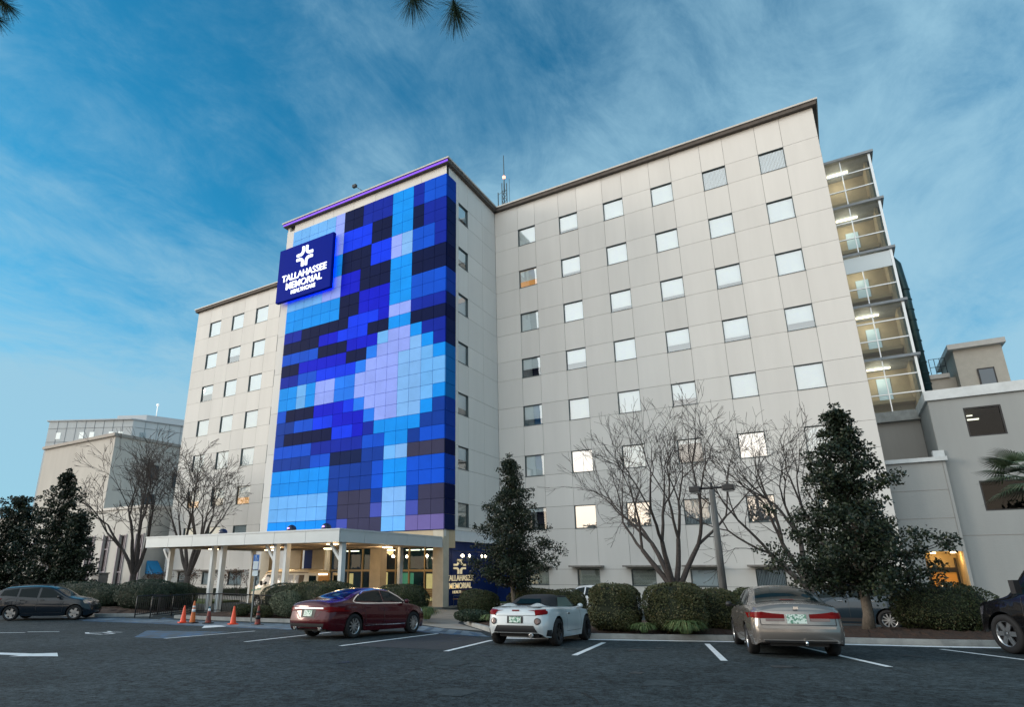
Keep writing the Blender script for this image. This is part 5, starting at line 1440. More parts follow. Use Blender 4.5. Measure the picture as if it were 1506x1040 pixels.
    def done(s):
        s.t.location = s.loc
        # sit on the sloping ground: pitch/roll from the ground plane
        x, y, _ = s.loc; hd = s.h; f = Vector((math.sin(hd), math.cos(hd))); rgt = Vector((f.y, -f.x))
        dz = lambda d: gz(x + d.x, y + d.y)
        F = Vector((f.x * 2, f.y * 2, dz(f) - dz(-f))).normalized(); Rr = Vector((rgt.x * 2, rgt.y * 2, dz(rgt) - dz(-rgt))).normalized()
        U = Rr.cross(F).normalized(); Rr = F.cross(U)
        s.t.rotation_euler = Matrix((Rr, F, U)).transposed().to_euler()
        s.t.location.z = gz(x, y) + .005
def mid(rear_pt, wb, hd, side):      # centre of the car from the contact point of a rear wheel (outer edge)
    f = (math.sin(hd), math.cos(hd)); r = (f[1], -f[0])
    return (rear_pt[0] + f[0] * wb / 2 - r[0] * side, rear_pt[1] + f[1] * wb / 2 - r[1] * side, 0)

# ---- dark red sedan
P = dict(x0=-2.52, x1=2.42, wb=2.91, r=.345, paint=paint('dark_red_paint', (.070, .003, .008), .25), tumble=.52, crown=.07, nose=.14, tail=.10, spokes=10, spw=.018,
    top=[(-2.52, .98), (-2.42, 1.055), (-1.95, 1.11), (-1.70, 1.15), (-1.2, 1.32), (-.6, 1.435), (-.1, 1.46), (.35, 1.44), (.8, 1.30), (1.3, 1.03), (1.8, .94), (2.2, .82), (2.42, .62)],
    belt=[(-2.52, .92), (-1.9, .99), (-1.0, .97), (.5, .93), (1.3, .90), (2.1, .76), (2.42, .58)], plan=[(-2.52, .70), (-2.42, .82), (-2.2, .88), (-1.5, .935), (0, .93), (1.4, .925), (2.05, .84), (2.3, .70), (2.42, .50)],
    low=[(-2.52, .30), (-2.2, .22), (0, .19), (2.2, .2), (2.42, .28)])
c = Car('red_sedan', mid((-12.72, 14.75), 2.91, math.radians(2), .93), math.radians(2), 'dark red sedan with chrome boot strip and blue mural reflections in its rear glass', 'car', P)
c.patch('rear_window', [(-.60, -1.82), (.60, -1.82), (.52, -1.1), (.47, -.72), (-.47, -.72), (-.52, -1.1)], 'top', M_carglass, nu=14, nv=10)
c.patch('windscreen', [(-.66, 1.18), (.66, 1.18), (.52, .62), (-.52, .62)], 'top', M_carglass)
c.patch('side_window', [(-1.42, 1.05), (-1.25, 1.18), (-.85, 1.30), (-.25, 1.36), (-.12, 1.36), (-.12, 1.0), (-1.1, 1.01)], 'side', M_carglass, sides=(-1, 1), nu=14)
c.patch('side_window', [(-.05, 1.0), (-.05, 1.36), (.35, 1.33), (.78, 1.14), (1.02, .985)], 'side', M_carglass, sides=(-1, 1))
c.add('window_trim', c.seam([(-1.50, 1.04), (-1.38, 1.13), (-1.22, 1.215), (-.85, 1.335), (-.25, 1.395), (.33, 1.365), (.78, 1.18), (1.08, .985), (.5, .975), (-1.1, .985), (-1.42, 1.005), (-1.5, 1.04)], w=.030), M_chrome)
c.add('door_seam', c.seam([(-.09, .98), (-.09, .36)], w=.012), M_trim); c.add('door_seam', c.seam([(1.10, .95), (1.05, .36), (-.9, .33)], w=.012), M_trim); c.add('door_seam', c.seam([(-1.15, .97), (-.98, .62), (-.95, .36)], w=.012), M_trim)
c.patch('tail_lamp', [(.30, .885), (.80, .90), (.95, .86), (.95, .76), (.80, .74), (.62, .79), (.30, .80)], 'rear', M_red, sides=(-1, 1), off=.012)
c.patch('tail_lamp', [(-2.42, .90), (-2.0, .87), (-2.1, .78), (-2.42, .74)], 'side', M_red, sides=(-1, 1), off=.012)
c.patch('boot_strip', [(-.60, .868), (.60, .868), (.60, .835), (-.60, .835)], 'rear', M_chrome, off=.022, nv=2)
c.patch('licence_plate', [(-.17, .80), (.17, .80), (.17, .63), (-.17, .63)], 'rear', M_plate, off=.02, nu=2, nv=2)
c.patch('plate_recess', [(-.30, .83), (.30, .83), (.27, .60), (-.27, .60)], 'rear', M_trim, off=.008, nv=4)
c.patch('lower_bumper', [(-.70, .44), (.70, .44), (.66, .34), (-.66, .34)], 'rear', M_trim, off=.012)
c.add('exhaust_pipe', MB().lathe([(.055, 0), (.06, .0), (.06, .14), (.045, .14)], (.52, -2.50, .31), 'y', 14).lathe([(.055, 0), (.06, .0), (.06, .14), (.045, .14)], (-.52, -2.50, .31), 'y', 14), M_chrome)
c.add('boot_seam', c.seam([(-.66, 1.03), (-.60, .84), (-.32, .58), (.32, .58), (.60, .84), (.66, 1.03)], 'rear', .012, (1,)), M_trim)
c.patch('headlamp', [(1.95, .80), (2.25, .70), (2.3, .62), (1.95, .70)], 'side', M_clear, sides=(-1, 1))
c.add('sill_trim', c.seam([(-.95, .34), (1.0, .34)], w=.02), M_chrome); pass
c.mirror(.92, .99); c.handles((-.85, .22), .86); c.done()

# ---- silver beige sedan
P = dict(x0=-2.42, x1=2.34, wb=2.71, r=.315, paint=paint('champagne_paint', (.25, .23, .215), .6), tumble=.50, crown=.07, nose=.10, tail=.05, spokes=5, spw=.04,
    top=[(-2.42, .97), (-2.34, 1.055), (-2.0, 1.09), (-1.62, 1.12), (-1.15, 1.33), (-.75, 1.425), (-.2, 1.455), (.3, 1.43), (.7, 1.28), (1.22, 1.0), (1.8, .90), (2.2, .76), (2.34, .60)],
    belt=[(-2.42, .90), (-1.8, .955), (-.5, .93), (1.2, .88), (2.1, .72), (2.34, .55)], plan=[(-2.42, .74), (-2.34, .82), (-2.15, .875), (-1.5, .892), (0, .892), (1.4, .885), (2.0, .82), (2.25, .70), (2.34, .52)],
    low=[(-2.42, .30), (-2.2, .24), (0, .19), (2.1, .2), (2.34, .28)])
c = Car('beige_sedan', mid((-2.02, 15.7), 2.71, math.radians(-14), -.87), math.radians(-14), 'silver beige sedan with wide red tail lamps and a white licence plate', 'car', P)
c.patch('rear_window', [(-.66, -1.72), (.66, -1.72), (.58, -1.2), (.52, -.86), (-.52, -.86), (-.58, -1.2)], 'top', M_carglass, nu=14, nv=10)
c.patch('windscreen', [(-.66, 1.12), (.66, 1.12), (.52, .55), (-.52, .55)], 'top', M_carglass)
c.patch('side_window', [(-1.38, 1.0), (-1.1, 1.20), (-.8, 1.31), (-.12, 1.36), (-.12, .97)], 'side', M_carglass, sides=(-1, 1))
c.patch('side_window', [(-.04, .97), (-.04, 1.36), (.28, 1.34), (.6, 1.18), (.98, .95)], 'side', M_carglass, sides=(-1, 1))
c.add('door_seam', c.seam([(-.08, .96), (-.08, .34)]), M_trim); c.add('door_seam', c.seam([(1.02, .92), (.98, .34), (-.85, .32)]), M_trim); c.add('door_seam', c.seam([(-1.1, .95), (-.92, .62), (-.88, .34)]), M_trim)
c.patch('tail_lamp', [(.235, .855), (.50, .87), (.66, .90), (.87, .895), (.87, .77), (.235, .77)], 'rear', M_red, sides=(-1, 1), off=.012)
c.patch('tail_lamp', [(-2.36, .89), (-2.16, .87), (-2.14, .78), (-2.36, .77)], 'side', M_red, sides=(-1, 1), off=.012)
c.patch('reverse_lamp', [(.24, .77), (.60, .77), (.60, .715), (.24, .715)], 'rear', mat('smoked_lamp', (.10, .05, .05), .2, coat=1), sides=(-1, 1), off=.012, nv=3)
c.patch('licence_plate', [(-.20, .85), (.17, .85), (.17, .67), (-.20, .67)], 'rear', M_plate, off=.02, nu=2, nv=2)
c.add('boot_seam', c.seam([(-.72, 1.0), (-.70, .64), (.70, .64), (.72, 1.0)], 'rear', .014, (1,)), M_trim)
c.add('bumper', c.seam([(-.84, .595), (.84, .595)], 'rear', .05, (1,)), P['paint']); c.add('bumper_groove', c.seam([(-.84, .35), (.84, .35)], 'rear', .022, (1,)), mat('bumper_shine', (.6, .58, .56), .2, metal=.6))
c.patch('lower_bumper', [(-.68, .345), (.68, .345), (.66, .31), (-.66, .31)], 'rear', M_trim, off=.01, nv=3)
c.add('tow_hitch', MB().tube([(0.1, -2.2, .28), (.1, -2.46, .28)], .025, 8).lathe([(0, .26), (.03, .28), (.03, .32), (0, .345)], (.1, -2.46, 0), n=10), M_chrome)
c.add('emblem', MB().box(-.045, .045, -2.42, -2.395, .95, 1.0), M_chrome)
c.patch('brake_lamp', [(-.14, -1.62), (.14, -1.62), (.14, -1.56), (-.14, -1.56)], 'top', M_red, off=.012, nv=2)
c.mirror(.86, .97, m=M_trim); c.handles((-.78, .2), .84); c.done()

# ---- white roadster with black soft top
P = dict(x0=-1.98, x1=2.02, wb=2.415, r=.335, paint=paint('pearl_white_paint', (.56, .60, .62), .15), tumble=.42, crown=.05, nose=.16, tail=.06, spokes=5, spw=.04, rim=M_rimdark,
    top=[(-1.98, .80), (-1.90, .90), (-1.5, .955), (-1.1, .965), (.8, .95), (1.2, .87), (1.7, .74), (2.02, .50)],
    belt=[(-1.98, .76), (-1.4, .90), (-.6, .885), (.3, .85), (1.2, .83), (1.8, .66), (2.02, .46)], plan=[(-1.98, .62), (-1.90, .74), (-1.7, .84), (-1.2, .91), (-.4, .86), (.5, .86), (1.2, .91), (1.65, .84), (1.9, .66), (2.02, .42)],
    low=[(-1.98, .32), (-1.8, .22), (0, .18), (1.8, .2), (2.02, .28)])
c = Car('white_roadster', (-7.38, 16.55, 0), math.radians(-3), 'white two seat roadster with a black soft top and round rear reflectors', 'car', P)
s = MB(); rows = []
sec = [(-1.08, .03, .60, .01), (-.95, .14, .60, .05), (-.72, .25, .585, .07), (-.35, .31, .565, .075), (.05, .32, .545, .07), (.38, .27, .53, .05)]
for (x, h_, w_, cr) in sec:
    ids = []
    for k in range(15):
        a = -1 + 2 * k / 14; sy = 1 - abs(a) ** 5
        ids.append(s.vert((w_ * (a if abs(a) < .9 else a) * (1 + .0 * a), x, .93 + h_ * (sy ** .5 if sy > 0 else 0))))
    rows.append(ids)
for i in range(len(rows) - 1):
    for j in range(14): s.face((rows[i][j], rows[i + 1][j], rows[i + 1][j + 1], rows[i][j + 1]), True)
s.face(rows[0][::-1]); top = c.add('soft_top', s, mat('black_canvas', (.012, .013, .016), .8, bump=.2))
s = MB().quad((-.36, -1.045, 1.00), (.36, -1.045, 1.00), (.30, -.86, 1.125), (-.30, -.86, 1.125)); s.v = [(x, y - .02, z + .01) for x, y, z in s.v]; c.add('rear_window', s, M_carglass, top)
for sd in (-1, 1):
    s = MB(); rr = []
    for i in range(9):
        f = i / 8; y = -1.72 + .78 * f; hh = .085 * math.sin(PI * min(1, f * 1.1)) if f < .9 else .03; row = []
        for j in range(9):
            a = -1 + 2 * j / 8; row.append(s.vert((sd * .40 + a * .17, y, .945 + hh * (1 - a * a))))
        rr.append(row)
    for i in range(8):
        for j in range(8): s.face((rr[i][j], rr[i + 1][j], rr[i + 1][j + 1], rr[i][j + 1]), True)
    c.add('headrest_fairing', s, P['paint'])
    s = MB().quad((sd * .56, -.30, .93), (sd * .62, .88, .93), (sd * .56, .42, 1.17), (sd * .54, -.25, 1.17)); c.add('side_window', s, mat('pale_side_glass', (.16, .20, .18), .05, spec=1))
s = MB().quad((-.62, .92, .93), (.62, .92, .93), (.52, .40, 1.19), (-.52, .40, 1.19)); w_ = c.add('windscreen', s, M_carglass)
c.add('screen_frame', MB().tube([(-.63, .93, .92), (-.54, .40, 1.19), (.54, .40, 1.19), (.63, .93, .92)], .02, 6), M_trim, w_)
c.patch('tail_lamp', [(.50, .86), (.74, .88), (.78, .83), (.70, .74), (.56, .735)], 'rear', M_red, sides=(-1, 1), off=.012)
c.patch('tail_lamp', [(-1.90, .87), (-1.72, .84), (-1.74, .77), (-1.90, .75)], 'side', M_red, sides=(-1, 1), off=.012)
c.patch('brake_lamp', [(-.10, .865), (.10, .865), (.10, .835), (-.10, .835)], 'rear', M_red, off=.012, nv=2)
for sd in (-1, 1):
    poly = [(sd * .60 + .085 * math.cos(a * PI / 6), .60 + .085 * math.sin(a * PI / 6)) for a in range(12)]
    c.patch('reflector_ring', poly, 'rear', M_trim, off=.012); poly = [(sd * .60 + .065 * math.cos(a * PI / 6), .60 + .065 * math.sin(a * PI / 6)) for a in range(12)]
    c.patch('reflector', poly, 'rear', mat('dusky_reflector', (.12, .06, .05), .3, coat=1), off=.018)
c.patch('plate_recess', [(-.22, .72), (.22, .72), (.22, .55), (-.22, .55)], 'rear', M_trim, off=.010, nv=4)
c.patch('licence_plate', [(-.16, .70), (.16, .70), (.16, .565), (-.16, .565)], 'rear', M_plate, off=.02, nu=2, nv=2)
c.patch('lower_bumper', [(-.50, .50), (.50, .50), (.60, .34), (-.60, .34)], 'rear', M_trim, off=.012)
c.patch('mud_flap', [(-1.80, .40), (-1.62, .40), (-1.60, .24), (-1.80, .26)], 'side', M_trim, off=.012, sides=(-1, 1))
c.add('exhaust_pipe', MB().lathe([(.05, 0), (.055, .0), (.055, .14), (.04, .14)], (.42, -1.98, .27), 'y', 14), M_chrome)
c.add('boot_seam', c.seam([(-.60, .90), (-.56, .735), (.56, .735), (.60, .90)], 'rear', .010, (1,)), M_trim)
c.add('door_seam', c.seam([(-.42, .86), (-.42, .36)]), M_trim); c.add('door_seam', c.seam([(.74, .82), (.72, .32), (-.42, .32)]), M_trim); c.add('side_vent', c.seam([(.95, .66), (1.35, .665)], w=.05), M_trim)
c.patch('headlamp', [(1.45, .74), (1.72, .66), (1.75, .60), (1.45, .66)], 'side', M_clear, sides=(-1, 1))
c.mirror(.66, .90); c.handles((-.25,), .76, M_chrome); c.done()

# ---- dark blue hatchback wagon at the left
P = dict(x0=-2.28, x1=2.06, wb=2.68, r=.33, paint=paint('blue_black_paint', (.006, .012, .020), .05), tumble=.34, crown=.06, nose=.18, tail=.03, spokes=5, spw=.06,
    top=[(-2.28, 1.02), (-2.20, 1.22), (-2.0, 1.40), (-1.75, 1.50), (-.6, 1.56), (-.1, 1.54), (.3, 1.45), (1.02, 1.06), (1.6, .95), (1.92, .82), (2.06, .64)],
    belt=[(-2.28, .96), (-1.5, 1.0), (0, .95), (1.2, .92), (1.92, .76), (2.06, .60)], plan=[(-2.28, .74), (-2.15, .84), (-1.6, .885), (0, .89), (1.4, .88), (1.82, .80), (2.0, .68), (2.06, .54)],
    low=[(-2.28, .32), (-2.0, .22), (0, .19), (1.9, .2), (2.06, .30)])
hd = math.radians(47)
c = Car('dark_hatchback', (-32.9, 15.95, 0), hd, 'dark blue-black five door hatchback with five-spoke rims at the left edge', 'car', P)
c.patch('rear_window', [(-.62, 1.08), (.62, 1.08), (.52, 1.42), (-.52, 1.42)], 'rear', M_carglass)
c.patch('windscreen', [(-.66, .96), (.66, .96), (.54, .30), (-.54, .30)], 'top', M_carglass)
c.patch('side_window', [(-1.95, 1.10), (-1.85, 1.33), (-1.22, 1.42), (-1.22, 1.06)], 'side', M_carglass, sides=(-1, 1))
c.patch('side_window', [(-1.14, 1.05), (-1.14, 1.43), (-.36, 1.45), (-.36, 1.0)], 'side', M_carglass, sides=(-1, 1))
c.patch('side_window', [(-.26, 1.0), (-.26, 1.45), (.14, 1.41), (.82, 1.0)], 'side', M_carglass, sides=(-1, 1))
c.add('door_seam', c.seam([(-.31, 1.0), (-.31, .34)]), M_trim); c.add('door_seam', c.seam([(.82, .96), (.80, .34), (-.95, .32), (-1.18, .7), (-1.18, 1.03)]), M_trim)
c.patch('tail_lamp', [(-2.22, 1.0), (-2.0, .98), (-2.05, .84), (-2.22, .84)], 'side', M_red, sides=(-1, 1), off=.012)
c.patch('tail_lamp', [(.6, 1.0), (.84, .98), (.84, .84), (.62, .84)], 'rear', M_red, sides=(-1, 1), off=.012)
c.patch('headlamp', [(1.62, .86), (1.92, .80), (1.98, .70), (1.70, .74)], 'side', mat('amber_clear_lamp', (.5, .32, .22), .15, metal=.4, coat=1), sides=(-1, 1))
c.add('roof_rail', MB().tube([(-.56, -1.7, 1.49), (-.57, -1.6, 1.56), (-.57, .1, 1.58), (-.56, .25, 1.51)], .018, 6).tube([(.56, -1.7, 1.49), (.57, -1.6, 1.56), (.57, .1, 1.58), (.56, .25, 1.51)], .018, 6), M_trim)
c.patch('lower_bumper', [(-.70, .44), (.70, .44), (.66, .34), (-.66, .34)], 'rear', M_trim, off=.012)
c.mirror(.62, 1.0, m=M_trim); c.handles((-.95, -.1), .90, M_trim); c.done()

# ---- dark blue crossover behind the evergreen
P = dict(x0=-2.32, x1=2.38, wb=2.70, r=.36, paint=paint('deep_blue_grey_paint', (.018, .034, .050), .3), tumble=.36, crown=.06, nose=.16, tail=.14, spokes=10, spw=.02,
    top=[(-2.32, 1.08), (-2.22, 1.25), (-1.9, 1.46), (-1.4, 1.62), (-.5, 1.69), (.2, 1.66), (.7, 1.54), (1.4, 1.14), (1.9, 1.04), (2.2, .90), (2.38, .70)],
    belt=[(-2.32, 1.02), (-1.8, 1.15), (-1.0, 1.10), (1.3, 1.02), (2.1, .86), (2.38, .64)], plan=[(-2.32, .72), (-2.2, .84), (-1.8, .915), (0, .915), (1.4, .91), (2.05, .82), (2.30, .66), (2.38, .50)],
    low=[(-2.32, .36), (-2.1, .28), (0, .24), (2.1, .26), (2.38, .34)])
c = Car('blue_crossover', (.15, 28.6, 0), math.radians(-74), 'dark blue crossover with lit red tail lamp behind the big ragged evergreen', 'car', P, 'cars in the driveway behind the hedge')
c.patch('rear_window', [(-.62, 1.18), (.62, 1.18), (.52, 1.50), (-.52, 1.50)], 'rear', M_carglass)
c.patch('windscreen', [(-.66, 1.3), (.66, 1.3), (.56, .62), (-.56, .62)], 'top', M_carglass)
c.patch('side_window', [(-1.7, 1.24), (-1.2, 1.48), (-.2, 1.56), (-.2, 1.12), (-1.2, 1.15)], 'side', M_carglass, sides=(-1, 1))
c.patch('side_window', [(-.1, 1.12), (-.1, 1.56), (.40, 1.50), (1.12, 1.08)], 'side', M_carglass, sides=(-1, 1))
c.patch('tail_lamp', [(-2.25, 1.14), (-1.86, 1.18), (-1.95, 1.02), (-2.25, 1.0)], 'side', M_redlit, sides=(-1, 1), off=.012)
c.patch('tail_lamp', [(.4, 1.14), (.84, 1.14), (.84, 1.0), (.4, 1.02)], 'rear', M_redlit, sides=(-1, 1), off=.012)
c.patch('sill_cladding', [(-.85, .42), (.85, .42), (.85, .30), (-.85, .30)], 'side', M_trim, sides=(-1, 1), off=.012)
c.add('door_seam', c.seam([(-.15, 1.1), (-.15, .44)]), M_trim)
c.mirror(.92, 1.1); c.handles((-.95, .12), 1.0, M_chrome); c.done()

# ---- pale car behind the hedge
P = dict(x0=-2.42, x1=2.34, wb=2.71, r=.315, paint=paint('white_paint', (.62, .66, .70), .1), tumble=.50, crown=.07, nose=.10, tail=.05,
    top=[(-2.42, .97), (-2.34, 1.055), (-1.62, 1.12), (-1.15, 1.33), (-.75, 1.45), (-.2, 1.50), (.3, 1.47), (.7, 1.32), (1.22, 1.02), (1.8, .92), (2.2, .78), (2.34, .60)],
    belt=[(-2.42, .90), (-.5, .93), (1.2, .88), (2.1, .72), (2.34, .55)], plan=[(-2.42, .74), (-2.15, .875), (0, .892), (1.4, .885), (2.0, .82), (2.34, .52)], low=[(-2.42, .30), (0, .19), (2.34, .28)])
c = Car('white_car', (-11.6, 32.2, 0), math.radians(-82), 'white car mostly hidden behind the hedge, only its curved roof and blue glass showing', 'car', P, 'cars in the driveway behind the hedge')
c.patch('rear_window', [(-.66, -1.72), (.66, -1.72), (.52, -.86), (-.52, -.86)], 'top', M_carglass)
c.patch('windscreen', [(-.66, 1.12), (.66, 1.12), (.52, .55), (-.52, .55)], 'top', M_carglass)
for pl in ([(-1.38, 1.0), (-1.1, 1.22), (-.8, 1.35), (-.12, 1.40), (-.12, .97)], [(-.04, .97), (-.04, 1.40), (.28, 1.37), (.6, 1.2), (.98, .95)]): c.patch('side_window', pl, 'side', M_carglass, sides=(-1, 1))
c.add('aerial', MB().tube([(0, -.8, 1.45), (0, -1.1, 1.75)], .008, 4), M_trim); c.mirror(.86, .97); c.done()

# ---- black pickup at the right edge
P = dict(x0=-2.9, x1=2.62, wb=3.45, r=.41, paint=paint('black_paint', (.004, .004, .005), .1), tumble=.30, crown=.06, nose=.06, tail=.02, spokes=6, spw=.05,
    top=[(-2.9, 1.18), (-2.85, 1.22), (-1.1, 1.25), (-1.05, 1.9), (-.6, 2.0), (.6, 2.0), (1.0, 1.9), (1.55, 1.28), (1.9, 1.20), (2.4, 1.10), (2.62, .95)],
    belt=[(-2.9, 1.14), (-1.1, 1.17), (0, 1.16), (1.2, 1.14), (2.4, 1.02), (2.62, .85)], plan=[(-2.9, .88), (-2.7, .95), (0, .96), (1.8, .955), (2.3, .92), (2.5, .82), (2.62, .68)],
    low=[(-2.9, .50), (0, .40), (2.5, .42), (2.62, .45)])
hd = math.radians(-31)
f_ = (math.sin(hd), math.cos(hd))
c = Car('black_pickup', (2.95 - f_[0] * 1.725 + .93 * f_[1], 18.6 - f_[1] * 1.725 - .93 * f_[0], 0), hd, 'black pickup truck with big side mirror at the right edge', 'pickup truck', P)
c.patch('rear_window', [(-.62, 1.34), (.62, 1.34), (.56, 1.70), (-.56, 1.70)], 'rear', M_carglass)
c.patch('windscreen', [(-.74, 1.48), (.74, 1.48), (.66, 1.06), (-.66, 1.06)], 'top', M_carglass)
c.patch('side_window', [(-.95, 1.24), (-.90, 1.68), (-.12, 1.74), (-.12, 1.24)], 'side', M_carglass, sides=(-1, 1))
c.patch('side_window', [(-.02, 1.24), (-.02, 1.86), (.70, 1.82), (.96, 1.66), (1.32, 1.24)], 'side', M_carglass, sides=(-1, 1))
c.add('door_seam', c.seam([(-.07, 1.2), (-.07, .5)]), mat('seam_grey', (.03, .03, .03), .5)); c.add('door_seam', c.seam([(1.15, 1.18), (1.10, .5)]), _m['seam_grey'])
[c.add('sill_strip', c.seam([(-1.1, .60), (1.18, .60)], w=.035, sides=(q,)), M_chrome) for q in (-1, 1)]
c.patch('headlamp', [(2.2, 1.0), (2.5, .92), (2.5, .76), (2.25, .80)], 'side', mat('smoke_headlamp', (.05, .05, .06), .15, coat=1), sides=(-1, 1))
c.patch('tail_lamp', [(-2.86, 1.1), (-2.7, 1.1), (-2.7, .8), (-2.86, .8)], 'side', M_red, sides=(-1, 1))
c.mirror(1.0, 1.36, w=.17, h=.28, m=M_trim, out=.24); c.handles((-.75, .15), 1.05); c.done()

# ---- cream shuttle van under the canopy, rear doors open
P = dict(x0=-2.75, x1=2.75, wb=3.5, r=.37, paint=mat('cream_van_paint', (.58, .50, .36), .4, coat=.5), tumble=.12, crown=.06, nose=.05, tail=.0, spokes=6, spw=.05,
    top=[(-2.75, 2.10), (-2.6, 2.28), (-2.0, 2.34), (.9, 2.32), (1.2, 2.22), (1.95, 1.42), (2.3, 1.30), (2.6, 1.16), (2.75, .95)],
    belt=[(-2.75, 1.30), (1.2, 1.28), (2.0, 1.2), (2.6, 1.05), (2.75, .85)], plan=[(-2.75, .93), (-2.5, .97), (0, .98), (1.8, .97), (2.4, .92), (2.75, .74)],
    low=[(-2.75, .42), (0, .34), (2.5, .36), (2.75, .42)])
c = Car('shuttle_van', (-29.2, 27.6, 0), math.radians(-86), 'cream shuttle van with green striped bonnet and open rear doors under the canopy', 'van', P, 'vehicles at the drop-off')
for a, b in ((-2.3, -1.5), (-1.35, -.35), (-.2, .65)): c.patch('side_window', [(a, 1.42), (a, 1.98), (b, 1.98), (b, 1.42)], 'side', mat('amber_tint_glass', (.10, .06, .03), .06, spec=1), sides=(-1, 1))
c.patch('side_window', [(.78, 1.42), (.78, 1.98), (1.12, 1.98), (1.52, 1.42)], 'side', M_carglass, sides=(-1, 1))
c.patch('windscreen', [(-.78, 1.92), (.78, 1.92), (.72, 1.25), (-.72, 1.25)], 'top', M_carglass)
c.add('green_stripe', c.seam([(1.45, 1.16), (2.6, 1.02)], w=.13), mat('green_stripe_paint', (.01, .16, .07), .4)); c.patch('bonnet_panel', [(-.8, 2.6), (.8, 2.6), (.8, 2.0), (-.8, 2.0)], 'top', _m['green_stripe_paint'], nv=4)
c.add('drip_rail', c.seam([(-2.6, 2.10), (1.2, 2.10)], w=.04), mat('van_brown_line', (.12, .07, .04), .6))
for sd in (-1, 1):
    d = c.add('rear_door', MB().box(sd * .96 - .03, sd * .96 + .03, -3.62, -2.76, .5, 2.1), P['paint'], bevel=.02)
    c.add('door_window', MB().box(sd * .96 - .035, sd * .96 + .035, -3.50, -2.88, 1.35, 1.95), M_carglass, d)
c.patch('cargo_opening', [(-.85, .55), (.85, .55), (.85, 2.05), (-.85, 2.05)], 'rear', mat('lit_cargo', (.10, .05, .02), .8, emit=(1, .45, .12), estr=.12), off=.01)
c.add('cargo_lamp', MB().box(-.5, .5, -2.80, -2.77, 1.98, 2.05), M_warm); c.mirror(1.35, 1.45, w=.14, h=.26, m=M_trim); c.done()

# ================================================================== STREET THINGS
def cone(x, y, h, label, kind):
    rnd = random.Random(int(x * 100)); rz = rnd.uniform(0, 1.5)
    t_ = empty('traffic_cone', (x, y, gz(x, y) + .015), rz, label, 'traffic cone', 'row of traffic cones along the blue painted aisle')
    org = mat('fluorescent_orange', (.85, .075, .02), .5, var=.1, vscale=5); drk = mat('dirty_orange_red', (.30, .035, .02), .6, c2=(.05, .02, .02), vscale=5)
    bm_ = {'plain': org, 'striped': mat('dull_orange', (.60, .13, .02), .55, var=.2), 'worn': drk, 'black': drk}[kind]
    MB().box(-.19, .19, -.19, .19, 0, .035).build('base', bm_ if kind == 'plain' else M_trim, t_, bevel=.012)
    prof = [(.135, .034), (.125, .06), (.035, h - .02), (.025, h), (0, h)]
    MB().lathe(prof, n=20).build('body', bm_, t_)
    r_at = lambda z: .125 + (.035 - .125) * (z - .06) / (h - .08)
    def band(z0, z1, m): MB().lathe([(r_at(z0) + .004, z0), (r_at(z1) + .004, z1)], n=20).build('band', m, t_)
    wh = mat('reflective_white', (.72, .74, .76), .5, var=.1)
    if kind == 'striped': band(h * .50, h * .64, wh); band(h * .70, h * .78, wh)
    if kind == 'worn': band(h * .70, h * .86, wh); band(h * .86, h * .98, mat('teal_band', (.03, .14, .18), .5))
    if kind == 'black': band(h * .62, h * .74, M_trim); band(h * .3, h * .5, M_trim)
cone(-25.4, 17.9, .72, 'bright orange plain cone, leftmost of the row beside the railing', 'plain')
cone(-24.95, 18.05, .92, 'tall dull orange cone with two white bands, second in the row', 'striped')
cone(-24.2, 18.3, .72, 'faded dark red cone with white and teal top band, middle of the row', 'worn')
cone(-22.8, 18.5, .74, 'bright orange plain cone standing alone near the accessible parking sign', 'plain')
cone(-21.55, 18.75, .78, 'grimy dark red and black cone, nearest to the red sedan', 'black')
# accessible parking sign
t_ = empty('parking_sign', (-23.15, 19.75, gz(-23.15, 19.75)), .25, 'blue and white accessible parking sign on a thin grey post behind the cones', 'sign')
MB().box(-.03, .03, -.02, .02, 0, 2.95).build('post', mat('galvanised_post', (.16, .19, .2), .5, metal=.5), t_)
pl = MB().box(-.155, .155, -.035, -.022, 2.28, 2.95).build('sign_plate', mat('sign_blue', (.01, .12, .42), .5), t_, bevel=.01)
MB().box(-.13, .13, -.040, -.0355, 2.30, 2.66).build('text_field', mat('sign_white', (.6, .68, .72), .5), pl)
MB().box(-.15, .15, -.034, -.022, 2.0, 2.24).build('fine_plate', _m['sign_white'], t_)
s = MB()
s.lathe([(0, -.044), (.028, -.044), (.028, -.040), (0, -.040)], (-.015, 0, 2.88), 'y', 10)
s.tube([(-.015, -.042, 2.86), (-.01, -.042, 2.79), (.045, -.042, 2.79), (.07, -.042, 2.72)], .009, 4)
s.lathe([(.055, -.044), (.045, -.044), (.045, -.040), (.055, -.040)], (.0, 0, 2.75), 'y', 16, close=True)
s.build('wheelchair_symbol', _m['sign_white'], pl)
for body, z, sz in (('PARKING BY', 2.585, .058), ('DISABLED', 2.515, .058), ('PERMIT', 2.445, .058), ('ONLY', 2.375, .058)):
    o = put_text(body, sz, (0, 0, 0), (PI / 2, 0, 0), mat('sign_ink', (.01, .06, .25), .5), pl, 'lettering', 0, .001); o.location = (0, -.0425, z)
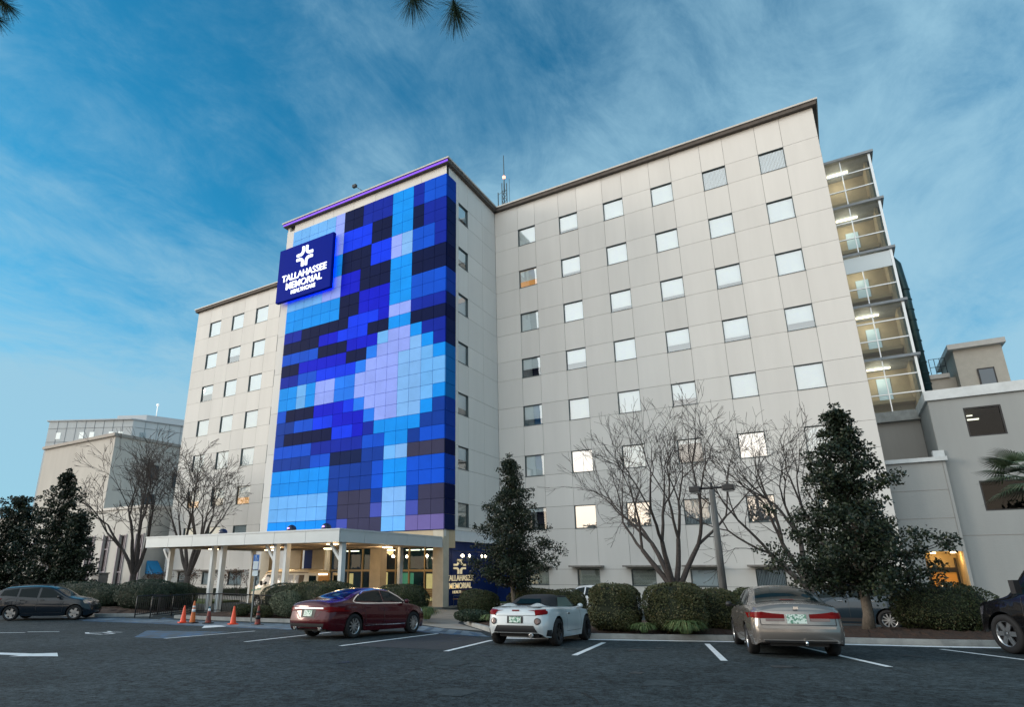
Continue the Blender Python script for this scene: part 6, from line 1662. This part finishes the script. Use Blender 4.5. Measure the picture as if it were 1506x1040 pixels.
# handrail along the ramp
def railing(pts, label, h=.98):
    t_ = empty('handrail', (pts[0][0], pts[0][1], 0), 0, label, 'railing')
    O = Vector((pts[0][0], pts[0][1], 0)); P3 = [Vector((x, y, gz(x, y) + .05)) - O for x, y in pts]
    U = Vector((0, 0, 1)); s = MB()
    s.tube([p + U * h for p in P3], .035, 6).tube([p + U * .14 for p in P3], .025, 5); s.build('rails', M_black, t_)
    s = MB(); 
    for a, b in zip(P3[:-1], P3[1:]):
        L = (b - a).length; n = max(2, int(L / .16))
        for k in range(n): q = a + (b - a) * k / n; s.tube([q + U * .14, q + U * h], .016, 4, cap=False)
    o = s.build('balusters', M_black, t_)
    s = MB()
    for a, b in zip(P3[:-1], P3[1:]):
        n = max(1, round((b - a).length / 1.9))
        for k in range(n): q = a + (b - a) * k / n; MB().tube([q, q + U * h], .028, 6).build('post', M_black, t_)
    MB().tube([P3[-1], P3[-1] + U * h], .028, 6).build('post', M_black, t_)
railing([(-28.6, 18.35), (-29.8, 21.4), (-28.9, 22.6), (-23.6, 22.0)], 'black metal handrail curving along the ramp behind the cones')
railing([(-29.6, 18.2), (-31.2, 21.6), (-34, 23.8)], 'second black metal handrail on the far side of the ramp')
# lamp post
t_ = empty('parking_lamp_post', (-3.69, 24.0, .12), 0, 'weathered grey parking lot lamp post with two shoebox heads, in front of the long facade', 'lamp post')
MB().tube([(0, 0, 0), (0, 0, 5.02)], [.14, .10], 8).build('pole', mat('weathered_pole', (.14, .145, .145), .9, c2=(.07, .07, .07), vscale=5, bump=.5, streak=True), t_)
MB().tube([(0, 0, 5.0), (0, 0, 5.28)], .05, 8).tube([(-.42, 0, 5.08), (.42, 0, 5.08)], .045, 6).build('arm', M_black, t_)
for sd in (-1, 1):
    s = MB(); s.box(sd * .58 - .20, sd * .58 + .20, -.20, .20, 4.95, 5.16); hd_ = s.build('lamp_head', M_black, t_, bevel=.03)
    MB().box(sd * .58 - .16, sd * .58 + .16, -.16, .16, 4.935, 4.952).build('lens', mat('lamp_lens', (.3, .32, .33), .3), hd_)
    MB().lathe([(.03, 5.16), (.03, 5.22), (0, 5.24)], (sd * .58, 0, 0), n=8).build('photocell', M_black, hd_)
# utility box at the low building
t_ = tag(MB().box(-66.6, -65.2, 35.6, 36.6, 0, 1.9).box(-66.7, -65.1, 35.5, 36.7, 1.9, 2.0).build('utility_cabinet', mat('cabinet_grey', (.2, .2, .2), .6, var=.1), bevel=.03), 'grey utility cabinet among the shrubs before the low cream building', 'cabinet')
